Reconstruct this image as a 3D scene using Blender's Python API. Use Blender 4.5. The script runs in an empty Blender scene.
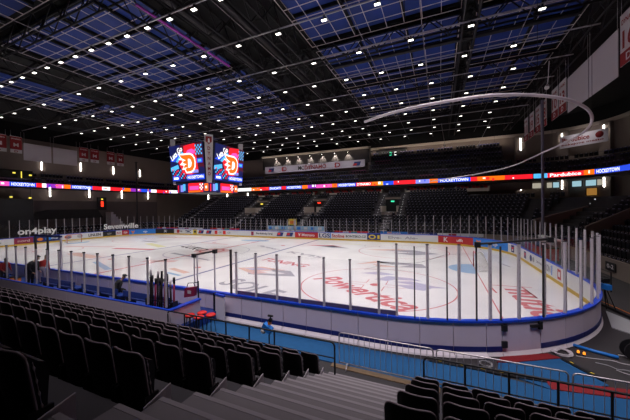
import bpy, bmesh, math, random
from mathutils import Vector, Matrix
random.seed(7)
PI = math.pi
SC = bpy.context.scene
COL = SC.collection

# ------------------------------------------------------------------ helpers
ORD = ['first', 'second', 'third', 'fourth', 'fifth', 'sixth', 'seventh', 'eighth', 'ninth', 'tenth']
def nth(i):
    if i < 10: return ORD[i]
    n = i + 1
    return '%d%s' % (n, 'th' if 10 <= n % 100 <= 20 else {1: 'st', 2: 'nd', 3: 'rd'}.get(n % 10, 'th'))

def mat(name, col, rough=.6, metal=0., spec=.5, emit=None, estr=0., noise=0., nscale=4., coat=0.):
    m = bpy.data.materials.new(name); m.use_nodes = True
    nt = m.node_tree; b = nt.nodes['Principled BSDF']
    b.inputs['Base Color'].default_value = (*col, 1)
    b.inputs['Roughness'].default_value = rough
    b.inputs['Metallic'].default_value = metal
    b.inputs['Specular IOR Level'].default_value = spec
    b.inputs['Coat Weight'].default_value = coat
    if emit:
        b.inputs['Emission Color'].default_value = (*emit, 1)
        b.inputs['Emission Strength'].default_value = estr
    if noise:
        tc = nt.nodes.new('ShaderNodeTexCoord'); nz = nt.nodes.new('ShaderNodeTexNoise')
        nz.inputs['Scale'].default_value = nscale; nz.inputs['Detail'].default_value = 6
        mx = nt.nodes.new('ShaderNodeMix'); mx.data_type = 'RGBA'
        nt.links.new(tc.outputs['Object'], nz.inputs['Vector'])
        nt.links.new(nz.outputs['Fac'], mx.inputs['Factor'])
        mx.inputs['A'].default_value = (*[c * (1 - noise) for c in col], 1)
        mx.inputs['B'].default_value = (*[min(1, c * (1 + noise)) for c in col], 1)
        nt.links.new(mx.outputs['Result'], b.inputs['Base Color'])
    return m

def glow(name, col, s):
    return mat(name, tuple(c * .3 for c in col), .5, emit=col, estr=s)

class MB:
    """collects shapes; build() links them as ONE mesh object"""
    def __init__(s): s.v = []; s.f = []; s.m = []; s.mats = []; s.sm = []
    def mi(s, m):
        if m not in s.mats: s.mats.append(m)
        return s.mats.index(m)
    def add(s, vs, fs, m, smooth=False):
        o = len(s.v); k = s.mi(m)
        s.v += [tuple(v) for v in vs]
        for f in fs: s.f.append(tuple(i + o for i in f)); s.m.append(k); s.sm.append(smooth)
    def box(s, c, d, m, rz=0., R=None):
        hx, hy, hz = d[0] / 2, d[1] / 2, d[2] / 2
        vs = [Vector((x, y, z)) for x in (-hx, hx) for y in (-hy, hy) for z in (-hz, hz)]
        if R is None: R = Matrix.Rotation(rz, 3, 'Z')
        vs = [R @ v + Vector(c) for v in vs]
        s.add(vs, [(0, 1, 3, 2), (4, 6, 7, 5), (0, 4, 5, 1), (2, 3, 7, 6), (0, 2, 6, 4), (1, 5, 7, 3)], m)
    def bb(s, a, b, m):
        s.box([(a[i] + b[i]) / 2 for i in range(3)], [abs(b[i] - a[i]) for i in range(3)], m)
    def tube(s, path, r, m, n=6, cap=True, smooth=True, closed=False):
        P = [Vector(p) for p in path]; rings = []; up = Vector((0, 0, 1))
        k = len(P)
        rr = r if isinstance(r, (list, tuple)) else [r] * k
        vs = []
        for i, p in enumerate(P):
            if closed: t = (P[(i + 1) % k] - P[i - 1])
            else: t = (P[min(i + 1, k - 1)] - P[max(i - 1, 0)])
            t.normalize()
            a = up if abs(t.dot(up)) < .95 else Vector((1, 0, 0))
            x = t.cross(a).normalized(); y = x.cross(t)
            vs += [p + (x * math.cos(2 * PI * j / n) + y * math.sin(2 * PI * j / n)) * rr[i] for j in range(n)]
        fs = []
        for i in range(k if closed else k - 1):
            i2 = (i + 1) % k
            for j in range(n):
                fs.append((i * n + j, i * n + (j + 1) % n, i2 * n + (j + 1) % n, i2 * n + j))
        if cap and not closed:
            fs.append(tuple(range(n))[::-1]); fs.append(tuple((k - 1) * n + j for j in range(n)))
        s.add(vs, fs, m, smooth)
    def cyl(s, p, q, r, m, n=10, r2=None): s.tube([p, q], [r, r if r2 is None else r2], m, n, smooth=False)
    def lathe(s, c, prof, m, n=12):
        vs = [(c[0] + r * math.cos(2 * PI * j / n), c[1] + r * math.sin(2 * PI * j / n), c[2] + z) for r, z in prof for j in range(n)]
        fs = [(i * n + j, i * n + (j + 1) % n, (i + 1) * n + (j + 1) % n, (i + 1) * n + j) for i in range(len(prof) - 1) for j in range(n)]
        fs += [tuple(range(n))[::-1], tuple((len(prof) - 1) * n + j for j in range(n))]
        s.add(vs, fs, m, True)
    def poly(s, pts, m, z=None):
        if z is not None: pts = [(p[0], p[1], z) for p in pts]
        s.add(pts, [tuple(range(len(pts)))], m)
    def prism(s, pts, z0, z1, m):
        n = len(pts)
        vs = [(p[0], p[1], z0) for p in pts] + [(p[0], p[1], z1) for p in pts]
        s.add(vs, [tuple(range(n))[::-1], tuple(range(n, 2 * n))] + [(i, (i + 1) % n, n + (i + 1) % n, n + i) for i in range(n)], m)
    def build(s, name, parent=None, loc=None, rz=0.):
        me = bpy.data.meshes.new(name); me.from_pydata(s.v, [], s.f)
        for m in s.mats: me.materials.append(m)
        me.polygons.foreach_set('material_index', s.m); me.polygons.foreach_set('use_smooth', s.sm)
        me.update()
        o = bpy.data.objects.new(name, me); COL.objects.link(o)
        if parent: o.parent = parent
        if loc is not None: o.location = loc
        o.rotation_euler.z = rz
        return o

def tag(o, label, cat, group=None, kind=None):
    o['label'] = label; o['category'] = cat
    if group: o['group'] = group
    if kind: o['kind'] = kind
    return o
def struct(o): o['kind'] = 'structure'; return o
def empty(name, label, cat, loc=(0, 0, 0), rz=0., group=None):
    o = bpy.data.objects.new(name, None); COL.objects.link(o)
    o.location = loc; o.rotation_euler.z = rz; o.empty_display_size = .2
    return tag(o, label, cat, group)
def copy_tree(o, parent=None):
    c = o.copy(); COL.objects.link(c)
    if parent: c.parent = parent
    for ch in list(o.children): copy_tree(ch, c)
    return c

_tc = {}
def text_geo(body):
    if body not in _tc:
        cu = bpy.data.curves.new('lettering', 'FONT'); cu.body = body; cu.size = 1; cu.resolution_u = 3; cu.offset = .026
        ob = bpy.data.objects.new('lettering', cu); COL.objects.link(ob)
        dg = bpy.context.evaluated_depsgraph_get()
        me = ob.evaluated_get(dg).to_mesh()
        vs = [tuple(v.co) for v in me.vertices]; fs = [tuple(p.vertices) for p in me.polygons]
        ob.evaluated_get(dg).to_mesh_clear()
        bpy.data.objects.remove(ob); bpy.data.curves.remove(cu)
        _tc[body] = (vs, fs)
    return _tc[body]
def text_into(mb, body, c, right, up, w, h, m, skew=0.):
    """lettering fitted into a w x h rectangle centred on c"""
    vs, fs = text_geo(body)
    xs = [v[0] for v in vs]; ys = [v[1] for v in vs]
    x0, x1, y0, y1 = min(xs), max(xs), min(ys), max(ys)
    c = Vector(c); R = Vector(right).normalized(); U = Vector(up).normalized()
    out = []
    for v in vs:
        fy = (v[1] - y0) / (y1 - y0) - .5
        a = ((v[0] - x0) / (x1 - x0) - .5) * w + skew * fy * h
        out.append(c + R * a + U * (fy * h))
    mb.add(out, fs, m)

class RR:
    """rounded rectangle walked anticlockwise from the near side's left end"""
    def __init__(s, x0, x1, y0, y1, R):
        s.x0, s.x1, s.y0, s.y1, s.R = x0, x1, y0, y1, R
        c = PI / 2 * R
        s.seg = [x1 - x0 - 2 * R, c, y1 - y0 - 2 * R, c] * 2
        s.cum = [0]
        for q in s.seg: s.cum.append(s.cum[-1] + q)
        s.tot = s.cum[-1]
    def at(s, t):
        t %= s.tot; k = 0
        while k < 7 and t > s.seg[k]: t -= s.seg[k]; k += 1
        R = s.R
        if k == 0: return Vector((s.x0 + R + t, s.y0)), Vector((0, -1))
        if k == 2: return Vector((s.x1, s.y0 + R + t)), Vector((1, 0))
        if k == 4: return Vector((s.x1 - R - t, s.y1)), Vector((0, 1))
        if k == 6: return Vector((s.x0, s.y1 - R - t)), Vector((-1, 0))
        c = {1: (s.x1 - R, s.y0 + R), 3: (s.x1 - R, s.y1 - R), 5: (s.x0 + R, s.y1 - R), 7: (s.x0 + R, s.y0 + R)}[k]
        a = math.radians({1: -90, 3: 0, 5: 90, 7: 180}[k]) + t / R
        n = Vector((math.cos(a), math.sin(a)))
        return Vector(c) + n * R, n
    def samples(s, a, b, step=.45):
        L = {a, b}
        for k in range(-8, 9):
            base = s.cum[k % 8] + (k // 8) * s.tot
            if a < base < b: L.add(base)
            if k % 2:
                n = max(1, int(s.seg[k % 8] / step))
                for i in range(n + 1):
                    q = base + s.seg[k % 8] * i / n
                    if a < q < b: L.add(q)
        L = sorted(L); out = [L[0]]
        for q in L[1:]:
            if q - out[-1] > 1e-4: out.append(q)
        return out
    def sweep(s, mb, a, b, prof, m, caps=True, step=.45):
        """prof: closed list of (outward offset, z)"""
        T = s.samples(a, b, step); n = len(prof); vs = []; fs = []
        for t in T:
            p, nn = s.at(t)
            vs += [(p.x + nn.x * o, p.y + nn.y * o, z) for o, z in prof]
        for i in range(len(T) - 1):
            for j in range(n):
                fs.append((i * n + j, (i + 1) * n + j, (i + 1) * n + (j + 1) % n, i * n + (j + 1) % n))
        if caps: fs += [tuple(range(n)), tuple((len(T) - 1) * n + j for j in range(n))[::-1]]
        mb.add(vs, fs, m)
def rect(o0, o1, z0, z1): return [(o0, z0), (o1, z0), (o1, z1), (o0, z1)]

# ------------------------------------------------------------------ camera
F, U0, V0 = 286.527, 310.986, 210.582
CAM = Vector((23.6246, -24.4319, 4.763)); YAW, PIT, ROL = .421743, -.011208, -.014092
cam = bpy.data.cameras.new('camera'); co = bpy.data.objects.new('camera', cam); COL.objects.link(co)
cam.sensor_width = 36; cam.lens = F / 630 * 36
cam.shift_x = (315 - U0) / 630; cam.shift_y = (V0 - 210) / 630
fw = Vector((-math.sin(YAW) * math.cos(PIT), math.cos(YAW) * math.cos(PIT), math.sin(PIT)))
rt = Vector((math.cos(YAW), math.sin(YAW), 0)); upv = rt.cross(fw)
r2 = rt * math.cos(ROL) + upv * math.sin(ROL); u2 = upv * math.cos(ROL) - rt * math.sin(ROL)
co.matrix_world = Matrix(((r2.x, u2.x, -fw.x, CAM.x), (r2.y, u2.y, -fw.y, CAM.y), (r2.z, u2.z, -fw.z, CAM.z), (0, 0, 0, 1)))
cam.clip_start = .05; cam.clip_end = 400
SC.camera = co
def project(p):
    d = Vector(p) - CAM; y = d.dot(fw)
    return (U0 + F * d.dot(r2) / y, V0 - F * d.dot(u2) / y, y)

# ------------------------------------------------------------------ materials
M = {}
M['concrete'] = mat('dark_concrete', (.032, .028, .030), .75, noise=.25, nscale=.8)
M['terrace'] = mat('terrace_concrete', (.055, .05, .055), .8, noise=.2, nscale=2)
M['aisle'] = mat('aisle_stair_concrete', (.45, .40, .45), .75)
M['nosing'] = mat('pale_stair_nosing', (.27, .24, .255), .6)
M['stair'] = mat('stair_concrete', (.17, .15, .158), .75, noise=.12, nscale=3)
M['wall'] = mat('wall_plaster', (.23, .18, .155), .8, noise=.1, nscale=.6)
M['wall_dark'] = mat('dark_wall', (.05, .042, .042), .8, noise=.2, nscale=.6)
M['beam'] = mat('beige_beam', (.55, .47, .40), .7)
M['soffit'] = mat('black_soffit', (.003, .003, .004), .9)
M['deck'] = mat('blue_roof_deck', (.007, .033, .22), .6, noise=.35, nscale=.35)
M['grid'] = mat('roof_bar_metal', (.70, .60, .58), .5, 0.)
M['truss'] = mat('black_truss_steel', (.005, .0045, .0055), .6, .2)
M['trussp'] = mat('grey_truss_steel', (.016, .014, .018), .5, .3)
M['sill'] = mat('dark_violet_sill', (.12, .10, .20), .5)
M['trussl'] = mat('conduit_metal', (.30, .26, .28), .5)
M['tray'] = mat('cable_tray_metal', (.55, .52, .54), .4, .5)
M['polegrey'] = mat('violet_grey_pole', (.22, .20, .27), .4, .3)
M['lamp'] = glow('lamp_diffuser', (1, .95, .88), 3.2)
M['black'] = mat('black_plastic', (.012, .012, .014), .5)
M['seat'] = mat('black_seat_shell', (.0035, .003, .004), .6, 0., .25, noise=.2, nscale=9)
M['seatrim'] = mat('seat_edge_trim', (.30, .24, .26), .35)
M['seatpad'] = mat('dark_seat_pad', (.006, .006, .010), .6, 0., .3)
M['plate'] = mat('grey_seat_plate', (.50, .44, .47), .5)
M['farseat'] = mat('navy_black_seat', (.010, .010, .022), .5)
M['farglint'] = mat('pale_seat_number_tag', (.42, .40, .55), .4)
M['board'] = mat('white_board_plastic', (.80, .75, .77), .45, noise=.04, nscale=2)
M['boardin'] = mat('white_board_face', (.78, .78, .78), .35)
M['boardback'] = mat('grey_board_back', (.70, .62, .72), .5, noise=.06, nscale=1.5)
M['blue'] = mat('blue_cap_plastic', (.012, .07, .62), .35)
M['kickblue'] = mat('navy_kick_plastic', (.012, .02, .16), .4)
M['kickyel'] = mat('yellow_kick_plastic', (.62, .40, .03), .4)
M['alu'] = mat('aluminium_post', (.66, .62, .65), .4, .1)
M['alu2'] = mat('dull_aluminium_post', (.40, .37, .40), .5, .1)
M['postblack'] = mat('black_post_metal', (.015, .015, .017), .45)
M['red'] = mat('red_plastic', (.50, .015, .02), .4)
M['brightred'] = mat('bright_red_plastic', (.75, .02, .015), .4)
M['white'] = mat('white_paint', (.80, .80, .80), .5)
M['grey'] = mat('grey_paint', (.35, .35, .36), .5)
M['navy'] = mat('navy_paint', (.015, .03, .16), .5)
M['adblue'] = mat('bright_blue_paint', (.02, .22, .72), .45)
M['maroon'] = mat('maroon_paint', (.30, .02, .07), .5)
M['yellow'] = mat('yellow_paint', (.75, .55, .04), .5)
M['orange'] = mat('orange_paint', (.80, .22, .03), .5)
M['green'] = mat('green_paint', (.03, .35, .15), .5)
M['lightblue'] = mat('light_blue_paint', (.35, .60, .80), .5)
M['carpet'] = mat('blue_carpet', (.005, .085, .23), .9, noise=.15, nscale=6)
M['redcarpet'] = mat('red_carpet', (.24, .009, .014), .9, noise=.15, nscale=6)
M['brown'] = mat('brown_floor_strip', (.20, .13, .07), .8, noise=.3, nscale=6)
M['steel'] = mat('galvanised_steel', (.60, .55, .56), .35, .7)
M['netwhite'] = mat('white_net_cord', (.75, .72, .68), .7)
M['stick'] = mat('black_stick_shaft', (.02, .016, .016), .4)
M['fabric_gray'] = mat('grey_banner_fabric', (.52, .46, .50), .8, noise=.03, nscale=1)
M['fabric_red'] = mat('red_banner_fabric', (.26, .012, .016), .8)
M['fabric_white'] = mat('white_banner_fabric', (.62, .58, .60), .8)
M['jacket'] = mat('black_jacket_cloth', (.012, .012, .014), .8, noise=.3, nscale=12)
M['redcloth'] = mat('red_jersey_cloth', (.42, .02, .02), .8)
M['skin'] = mat('skin', (.42, .24, .17), .6)
M['hair'] = mat('dark_hair', (.02, .014, .010), .7)
M['bench'] = mat('blue_bench_plastic', (.010, .045, .26), .45)

def ice_material():
    m = bpy.data.materials.new('ice'); m.use_nodes = True
    nt = m.node_tree; b = nt.nodes['Principled BSDF']
    tc = nt.nodes.new('ShaderNodeTexCoord'); nz = nt.nodes.new('ShaderNodeTexNoise'); nz.inputs['Scale'].default_value = .25; nz.inputs['Detail'].default_value = 8
    cr = nt.nodes.new('ShaderNodeValToRGB')
    cr.color_ramp.elements[0].position = .35; cr.color_ramp.elements[0].color = (.70, .67, .69, 1)
    cr.color_ramp.elements[1].position = .65; cr.color_ramp.elements[1].color = (.80, .775, .785, 1)
    nt.links.new(tc.outputs['Object'], nz.inputs['Vector']); nt.links.new(nz.outputs['Fac'], cr.inputs['Fac'])
    nt.links.new(cr.outputs['Color'], b.inputs['Base Color'])
    b.inputs['Roughness'].default_value = .16; b.inputs['IOR'].default_value = 1.31
    return m
M['ice'] = ice_material()
def ip(name, c): return mat('ice_paint_' + name, c, .18, spec=.35, noise=.08, nscale=2)
M['ired'] = ip('red', (.62, .20, .22)); M['ifaint'] = ip('faded_red', (.70, .48, .48)); M['igrey'] = ip('grey', (.40, .38, .43))
M['iblue'] = ip('crease_blue', (.34, .48, .68)); M['iline'] = ip('line_blue', (.26, .26, .40)); M['ilav'] = ip('lavender', (.50, .47, .62))
M['iyel'] = ip('yellow', (.72, .69, .42)); M['iblack'] = ip('charcoal', (.14, .14, .16)); M['iorange'] = ip('salmon', (.72, .48, .42))

def glass_material():
    m = bpy.data.materials.new('clear_glass'); m.use_nodes = True; nt = m.node_tree; nt.nodes.clear()
    out = nt.nodes.new('ShaderNodeOutputMaterial'); mix = nt.nodes.new('ShaderNodeMixShader')
    tr = nt.nodes.new('ShaderNodeBsdfTransparent'); gl = nt.nodes.new('ShaderNodeBsdfGlossy'); lw = nt.nodes.new('ShaderNodeLayerWeight')
    tr.inputs['Color'].default_value = (.975, .975, .98, 1); gl.inputs['Roughness'].default_value = .03
    lw.inputs['Blend'].default_value = .5
    pw = nt.nodes.new('ShaderNodeMath'); pw.operation = 'POWER'; pw.inputs[1].default_value = 4
    ml = nt.nodes.new('ShaderNodeMath'); ml.operation = 'MULTIPLY_ADD'; ml.inputs[1].default_value = .22; ml.inputs[2].default_value = .012
    nt.links.new(lw.outputs['Facing'], pw.inputs[0]); nt.links.new(pw.outputs[0], ml.inputs[0])
    nt.links.new(ml.outputs[0], mix.inputs['Fac']); nt.links.new(tr.outputs[0], mix.inputs[1]); nt.links.new(gl.outputs[0], mix.inputs[2])
    nt.links.new(mix.outputs[0], out.inputs['Surface'])
    return m
M['glass'] = glass_material()
M['e_white'] = glow('screen_white', (1, 1, 1), 1.3); M['e_red'] = glow('screen_red', (1, .015, .03), 1.0); M['e_orange'] = glow('screen_orange', (1, .16, .005), 1.2)
M['e_blue'] = glow('screen_blue', (.02, .09, .95), .9); M['e_cyan'] = glow('screen_cyan', (.10, .55, 1), 1.0); M['e_pink'] = glow('screen_pink', (.95, .10, .55), 1.0)
M['e_navy'] = glow('screen_navy', (.01, .015, .12), .7); M['e_dark'] = glow('screen_dark_red', (.10, .008, .025), .8); M['e_lav'] = glow('screen_lavender', (.30, .33, 1), .9)
M['e_purple'] = glow('screen_purple', (.35, .03, .6), .9); M['e_yellow'] = glow('screen_yellow', (1, .5, .03), 1.1)
M['e_bar'] = glow('wall_lamp_white', (1, .93, .84), 11); M['e_green'] = glow('exit_green', (.05, .85, .45), 1.2); M['e_redlamp'] = glow('red_lamp', (1, .03, .01), 2.5)
M['e_win'] = glow('lit_window', (.85, .78, .62), .45); M['e_winblue'] = glow('lit_blue_window', (.45, .75, .85), .7); M['e_warm'] = glow('warm_lit_window', (.85, .40, .08), .35); M['e_ylamp'] = glow('yellow_lamp', (1, .8, .1), 1.2)

# ------------------------------------------------------------------ setting: floor, walls, ceiling
mb = MB(); mb.bb((-44, -27, -.3), (50, 40, -.02), M['concrete']); struct(mb.build('floor'))
WR = RR(-42, 48, -40, 38.5, 9)
s_right = WR.cum[2] + 24; s_left = WR.cum[6] + 46
mb = MB(); WR.sweep(mb, s_right, WR.cum[3] + .01, rect(0, .3, 0, 17.4), M['wall']); struct(mb.build('wall_right'))
mb = MB(); WR.sweep(mb, WR.cum[3], WR.cum[6], rect(.002, .302, 0, 17.4), M['wall']); struct(mb.build('wall_far'))
mb = MB(); WR.sweep(mb, WR.cum[6] - .01, s_left, rect(0, .3, 0, 17.4), M['wall_dark'] if False else M['wall']); struct(mb.build('wall_left'))
# black band over the walls and the black soffit round the glazed blue field
mb = MB(); WR.sweep(mb, s_right, s_left, rect(.05, .35, 17.4, 19.8), M['soffit']); struct(mb.build('trim_1'))
mb = MB(); WR.sweep(mb, s_right + 8, WR.cum[4] + 34, rect(-.25, 0, 17.0, 17.5), M['beam'])
struct(mb.build('trim_2'))
mb = MB()
mb.bb((-44, -28, 19.9), (50, 40, 20.1), M['soffit'])
BAYS = [(-27, -19.5), (-11.3, 4.2), (13.2, 25.2), (26.3, 33.7)]
YB = [(-15.4, -13.6), (-12.4, -.4), (.5, 9.6), (10.4, 19.5), (20.6, 24.6)]
for a, b in BAYS:
    for c, d in YB: mb.bb((a, c, 19.78), (b, d, 19.89), M['deck'])
struct(mb.build('ceiling'))
mb = MB()      # bright bars of the roof grid
for a, b in BAYS:
    for c, d in YB:
        nx = max(1, round((b - a) / 1.38)); ny = max(1, round((d - c) / 1.35))
        for i in range(nx + 1):
            x = a + (b - a) * i / nx; mb.bb((x - .021, c, 19.28), (x + .021, d, 19.32), M['grid'])
        for j in range(ny + 1):
            y = c + (d - c) * j / ny; mb.bb((a, y - .021, 19.27), (b, y + .021, 19.31), M['grid'])
struct(mb.build('trim_3'))
mb = MB()      # black purlins under the blue deck
for a, b in BAYS:
    for c, d in YB:
        ny = max(1, round((d - c) / 1.35)); nx = max(1, round((b - a) / 1.38))
        for j in range(0, ny + 1, 3):
            y = c + (d - c) * j / ny; mb.bb((a - .3, y - .06, 19.5), (b + .3, y + .06, 19.77), M['soffit'])
        for i in range(0, nx + 1, 3):
            x = a + (b - a) * i / nx; mb.bb((x - .10, c, 19.5), (x + .10, d, 19.76), M['soffit'])
struct(mb.build('trim_6'))

# roof trusses -----------------------------------------------------
def truss(p, q, z0, z1, n, label, w=.9):
    p = Vector(p); q = Vector(q); d = (q - p).normalized(); s = Vector((-d.y, d.x)) * w / 2
    t = empty('roof_truss', label, 'truss', (p.x, p.y, z0)); loc = Vector((p.x, p.y, z0))
    L = lambda v, z: Vector((v.x, v.y, z)) - loc
    for sg in (-1, 1):
        a = MB(); a.tube([L(p + s * sg, z1), L(q + s * sg, z1)], .10, M['truss'], 4); a.build('top_chord', t)
        a = MB(); a.tube([L(p + s * sg, z0), L(q + s * sg, z0)], .09, M['trussp'], 4); a.build('bottom_chord', t)
    a = MB(); ln = (q - p).length
    for sg in (-1, 1):
        for i in range(n):
            u0 = p + d * ln * i / n + s * sg; u1 = p + d * ln * (i + 1) / n + s * sg; um = (u0 + u1) / 2
            a.tube([L(u0, z0), L(um, z1)], .05, M['trussp'], 4); a.tube([L(um, z1), L(u1, z0)], .05, M['trussp'], 4)
    for i in range(n + 1):
        u = p + d * ln * i / n; a.tube([L(u + s, z0), L(u - s, z0)], .045, M['truss'], 4)
    a.build('webbing', t)
    return t
XT = [(-28, 'farthest left'), (-12.2, 'left of the scoreboard'), (5.0, 'just right of the scoreboard'), (8.6, 'crossing over the middle of the near boards'), (12.4, 'over the painted ring text at mid rink'), (25.7, 'over the right goal'), (34.2, 'beside the right hand banners')]
for x, w in XT: truss((x, -20), (x, 34), 17.5, 19.5, 18, 'black steel roof truss running across the rink, %s' % w)
YT = [(-13, 'nearest to the stands in front'), (0, 'over the centre of the rink'), (10, 'over the far half of the ice'), (20, 'over the far stand')]
for y, w in YT: truss((-29, y), (35, y), 17.9, 19.4, 24, 'black steel roof truss running along the rink, %s' % w, .7)
# purple-grey duct and walkway
def duct(p, q, r, label):
    t = MB(); t.cyl((0, 0, 0), Vector(q) - Vector(p), r, M['trussp'], 12); o = t.build('air_duct', loc=p)
    tag(o, label, 'duct')
duct((7.0, -19, 18.9), (7.0, 30, 18.9), .32, 'round dark air duct under the roof crossing the rink right of the scoreboard')
duct((10.5, -19, 18.6), (10.5, 30, 18.6), .25, 'slim grey air duct under the roof parallel to the wider dark duct')
duct((14, 2.9, 18.7), (33, 2.9, 18.7), .18, 'thin grey pipe under the blue roof above the right end zone')

for k, x in enumerate((-20.5, -9.5, -2.2, 6.3, 11.0, 14.8, 18.4, 22.6, 29.2)):
    a = MB(); a.cyl((0, -19, 0), (0, 33, 0), .024, M['trussl'], 6); tag(a.build('conduit', loc=(x, 0, 17.52)), 'thin pale conduit crossing the roof above the lights, %s from the left' % nth(k), 'conduit')
a = MB(); a.cyl((0, -6, 0), (0, 3, 0), .09, mat('magenta_lit_pipe', (.45, .05, .5), .4), 8); tag(a.build('pipe', loc=(5.9, -6, 18.0)), 'pipe coloured as if lit magenta under the dark roof strip right of the scoreboard', 'pipe')  # magenta light on the roof bars, put into this pipe's colour
# ceiling lights ----------------------------------------------------
def ceiling_light():
    t = empty('ceiling_light', '', 'ceiling light')
    a = MB(); a.bb((-.20, -.12, .03), (.20, .12, .12), M['black']); a.bb((-.05, -.05, .13), (.05, .05, .32), M['black']); a.build('housing', t)
    a = MB()
    for q in range(4): a.bb((-.18 + .09 * q, -.10, 0), (-.105 + .09 * q, .10, .03), M['lamp'])
    a.build('diffuser', t)
    return t
cl0 = None
ROWS = [(-11.15, -19.4, 14, 2.1), (-6.8, -28, 31, 3.45), (-1.95, -27.5, 31, 3.9), (2.3, -28, 31, 3.35), (6.75, -28, 31, 3.4), (11.2, -28, 31, 3.4), (15.6, -28, 31, 3.4), (20.0, -28, 31, 3.4), (24.4, -28, 31, 3.4), (28.4, -28, 31, 4.2)]
for r, (y, xa, xb, st) in enumerate(ROWS):
    a = MB(); a.bb((xa - 8, y - .035, 17.28), (xb + 3, y + .035, 17.36), M['tray'])
    tag(a.build('cable_tray'), 'thin pale cable tray carrying the %s row of ceiling lights from the near side' % nth(r), 'cable tray')
    n = int((xb - xa) / st) + 1
    for i in range(n):
        x = xa + st * i
        if r == 2: x = 29.6 - 3.9 * i
        o = cl0 = ceiling_light() if cl0 is None else copy_tree(cl0)
        o.location = (x, y, 16.96)
        k = i if r != 2 else n - 1 - i
        o['label'] = 'small bright ceiling light, %s from the left in the %s row from the near side' % (nth(k), nth(r))
        o['group'] = 'rows of small ceiling lights'

# ------------------------------------------------------------------ ice
RK = RR(-30, 30, -14.6, 14.6, 8.5)
mb = MB()
T = RK.samples(0, RK.tot - 1e-3, .3)
mb.add([(RK.at(t)[0].x, RK.at(t)[0].y, 0) for t in T], [tuple(range(len(T)))], M['ice'])
ZI = .002
def quadline(p, q, w, m, z=ZI):
    p = Vector(p); q = Vector(q); d = (q - p).normalized(); s = Vector((-d.y, d.x)) * w / 2
    mb.poly([p - s, q - s, q + s, p + s], m, z)
def ringline(c, r, w, m, a0=0, a1=2 * PI, n=64, z=ZI):
    for i in range(n):
        a = a0 + (a1 - a0) * i / n; b = a0 + (a1 - a0) * (i + 1) / n
        mb.poly([(c[0] + rr * math.cos(t), c[1] + rr * math.sin(t)) for rr, t in ((r - w / 2, a), (r + w / 2, a), (r + w / 2, b), (r - w / 2, b))], m, z)
def disc(c, r, m, sx=1, n=24, z=ZI): mb.poly([(c[0] + sx * r * math.cos(2 * PI * i / n), c[1] + r * math.sin(2 * PI * i / n)) for i in range(n)], m, z)
ygoal = 14.6 - 8.5 + math.sqrt(8.5 ** 2 - 4.5 ** 2)
for sx in (-1, 1):
    quadline((sx * 26, -ygoal), (sx * 26, ygoal), .06, M['ired'])
    quadline((sx * 7.4, -14.6), (sx * 7.4, 14.6), .30, M['iline'])
    for sy in (-1, 1):
        c = (sx * 20, sy * 7); ringline(c, 4.5, .07, M['ired'], z=ZI * 2); disc(c, .3, M['ired'], z=ZI * 2)
        for ax in (-1, 1):
            for ay in (-1, 1):
                quadline((c[0] + ax * .6, c[1] + ay * .25), (c[0] + ax * 1.8, c[1] + ay * .25), .05, M['ired'], ZI * 2)
                quadline((c[0] + ax * .6, c[1] + ay * .25), (c[0] + ax * .6, c[1] + ay * 1.15), .05, M['ired'], ZI * 2)
        disc((sx * 5.6, sy * 7), .3, M['ired'])
    mb.poly([(sx * 26, -1.8)] + [(sx * (26 - 1.8 * math.sin(a)), -1.8 * math.cos(a)) for a in [PI * i / 16 for i in range(1, 16)]] + [(sx * 26, 1.8)], M['iblue'], ZI * 2)
quadline((0, -14.6), (0, 14.6), .3, M['ired'])
ringline((0, 0), 4.5, .06, M['iline'])
# painted lettering and marks
def itxt(body, p, q, h, m, skew=0., z=ZI * 3):
    p = Vector(p); q = Vector(q); d = (q - p); u = Vector((-d.y, d.x)).normalized()
    c = (p + q) / 2 + u * h / 2
    text_into(mb, body, (c.x, c.y, z), (d.x, d.y, 0), (u.x, u.y, 0), d.length, h, m, skew)
itxt('Powertica', (16.05, -7.2), (22.2, -11.25), 1.75, M['ired'], .3)
itxt('SOLE', (10.6, -10.3), (15.2, -11.9), 1.75, M['igrey'])
itxt('nution', (26.9, -5.2), (27.3, -11.0), 1.55, M['ired'])
quadline((26.25, -4.6), (26.4, -6.3), .1, M['ired'], ZI * 3); quadline((26.25, -4.6), (28.4, -4.4), .1, M['ired'], ZI * 3); quadline((27.9, -4.4), (28.1, -6.6), .1, M['ired'], ZI * 3)
itxt('KVIS', (8.6, 2.3), (13.4, .2), .9, M['igrey'])
itxt('TUNING', (8.4, -2.4), (13.6, -4.0), 1.15, M['ired'])
itxt('LUKO', (-6.5, 1.9), (-1.2, -.2), 1.5, M['iblack'])
itxt('Partner', (2.6, 5.6), (6.8, 3.4), .8, M['igrey'])
def blob(pts, m, z=ZI * 3): mb.poly(pts, m, z)
# red and grey ribbon logo beside the blue line
blob([(8.8, -6.0), (10.5, -4.9), (12.9, -5.4), (11.2, -6.2), (10.4, -6.9)], M['iorange'])
blob([(9.5, -5.95), (10.5, -5.3), (11.8, -5.55), (10.5, -6.3)], M['ilav'], ZI * 4)
blob([(11.6, -5.5), (13.4, -5.5), (14.5, -6.9), (13.2, -7.2), (11.0, -7.5), (10.6, -7.0), (13.0, -6.7), (13.4, -6.3), (12.2, -6.1)], M['igrey'])
blob([(10.4, -6.9), (11.2, -6.3), (12.0, -6.5), (11.3, -7.4)], M['ifaint'], ZI * 4)
# crescent shapes inside the near circle
blob([(18.4, -4.3), (19.5, -3.4), (20.8, -3.9), (20.0, -4.4)], M['ilav'])
blob([(19.7, -5.7), (20.4, -4.5), (21.9, -4.6), (22.6, -5.2), (21.0, -5.3), (20.5, -5.9)], M['ilav'])
blob([(20.9, -5.9), (22.0, -5.4), (23.2, -6.1), (24.1, -6.3), (23.2, -6.6), (22.8, -7.3), (21.9, -7.2), (21.2, -6.6), (22.2, -6.3)], M['ilav'])
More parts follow.
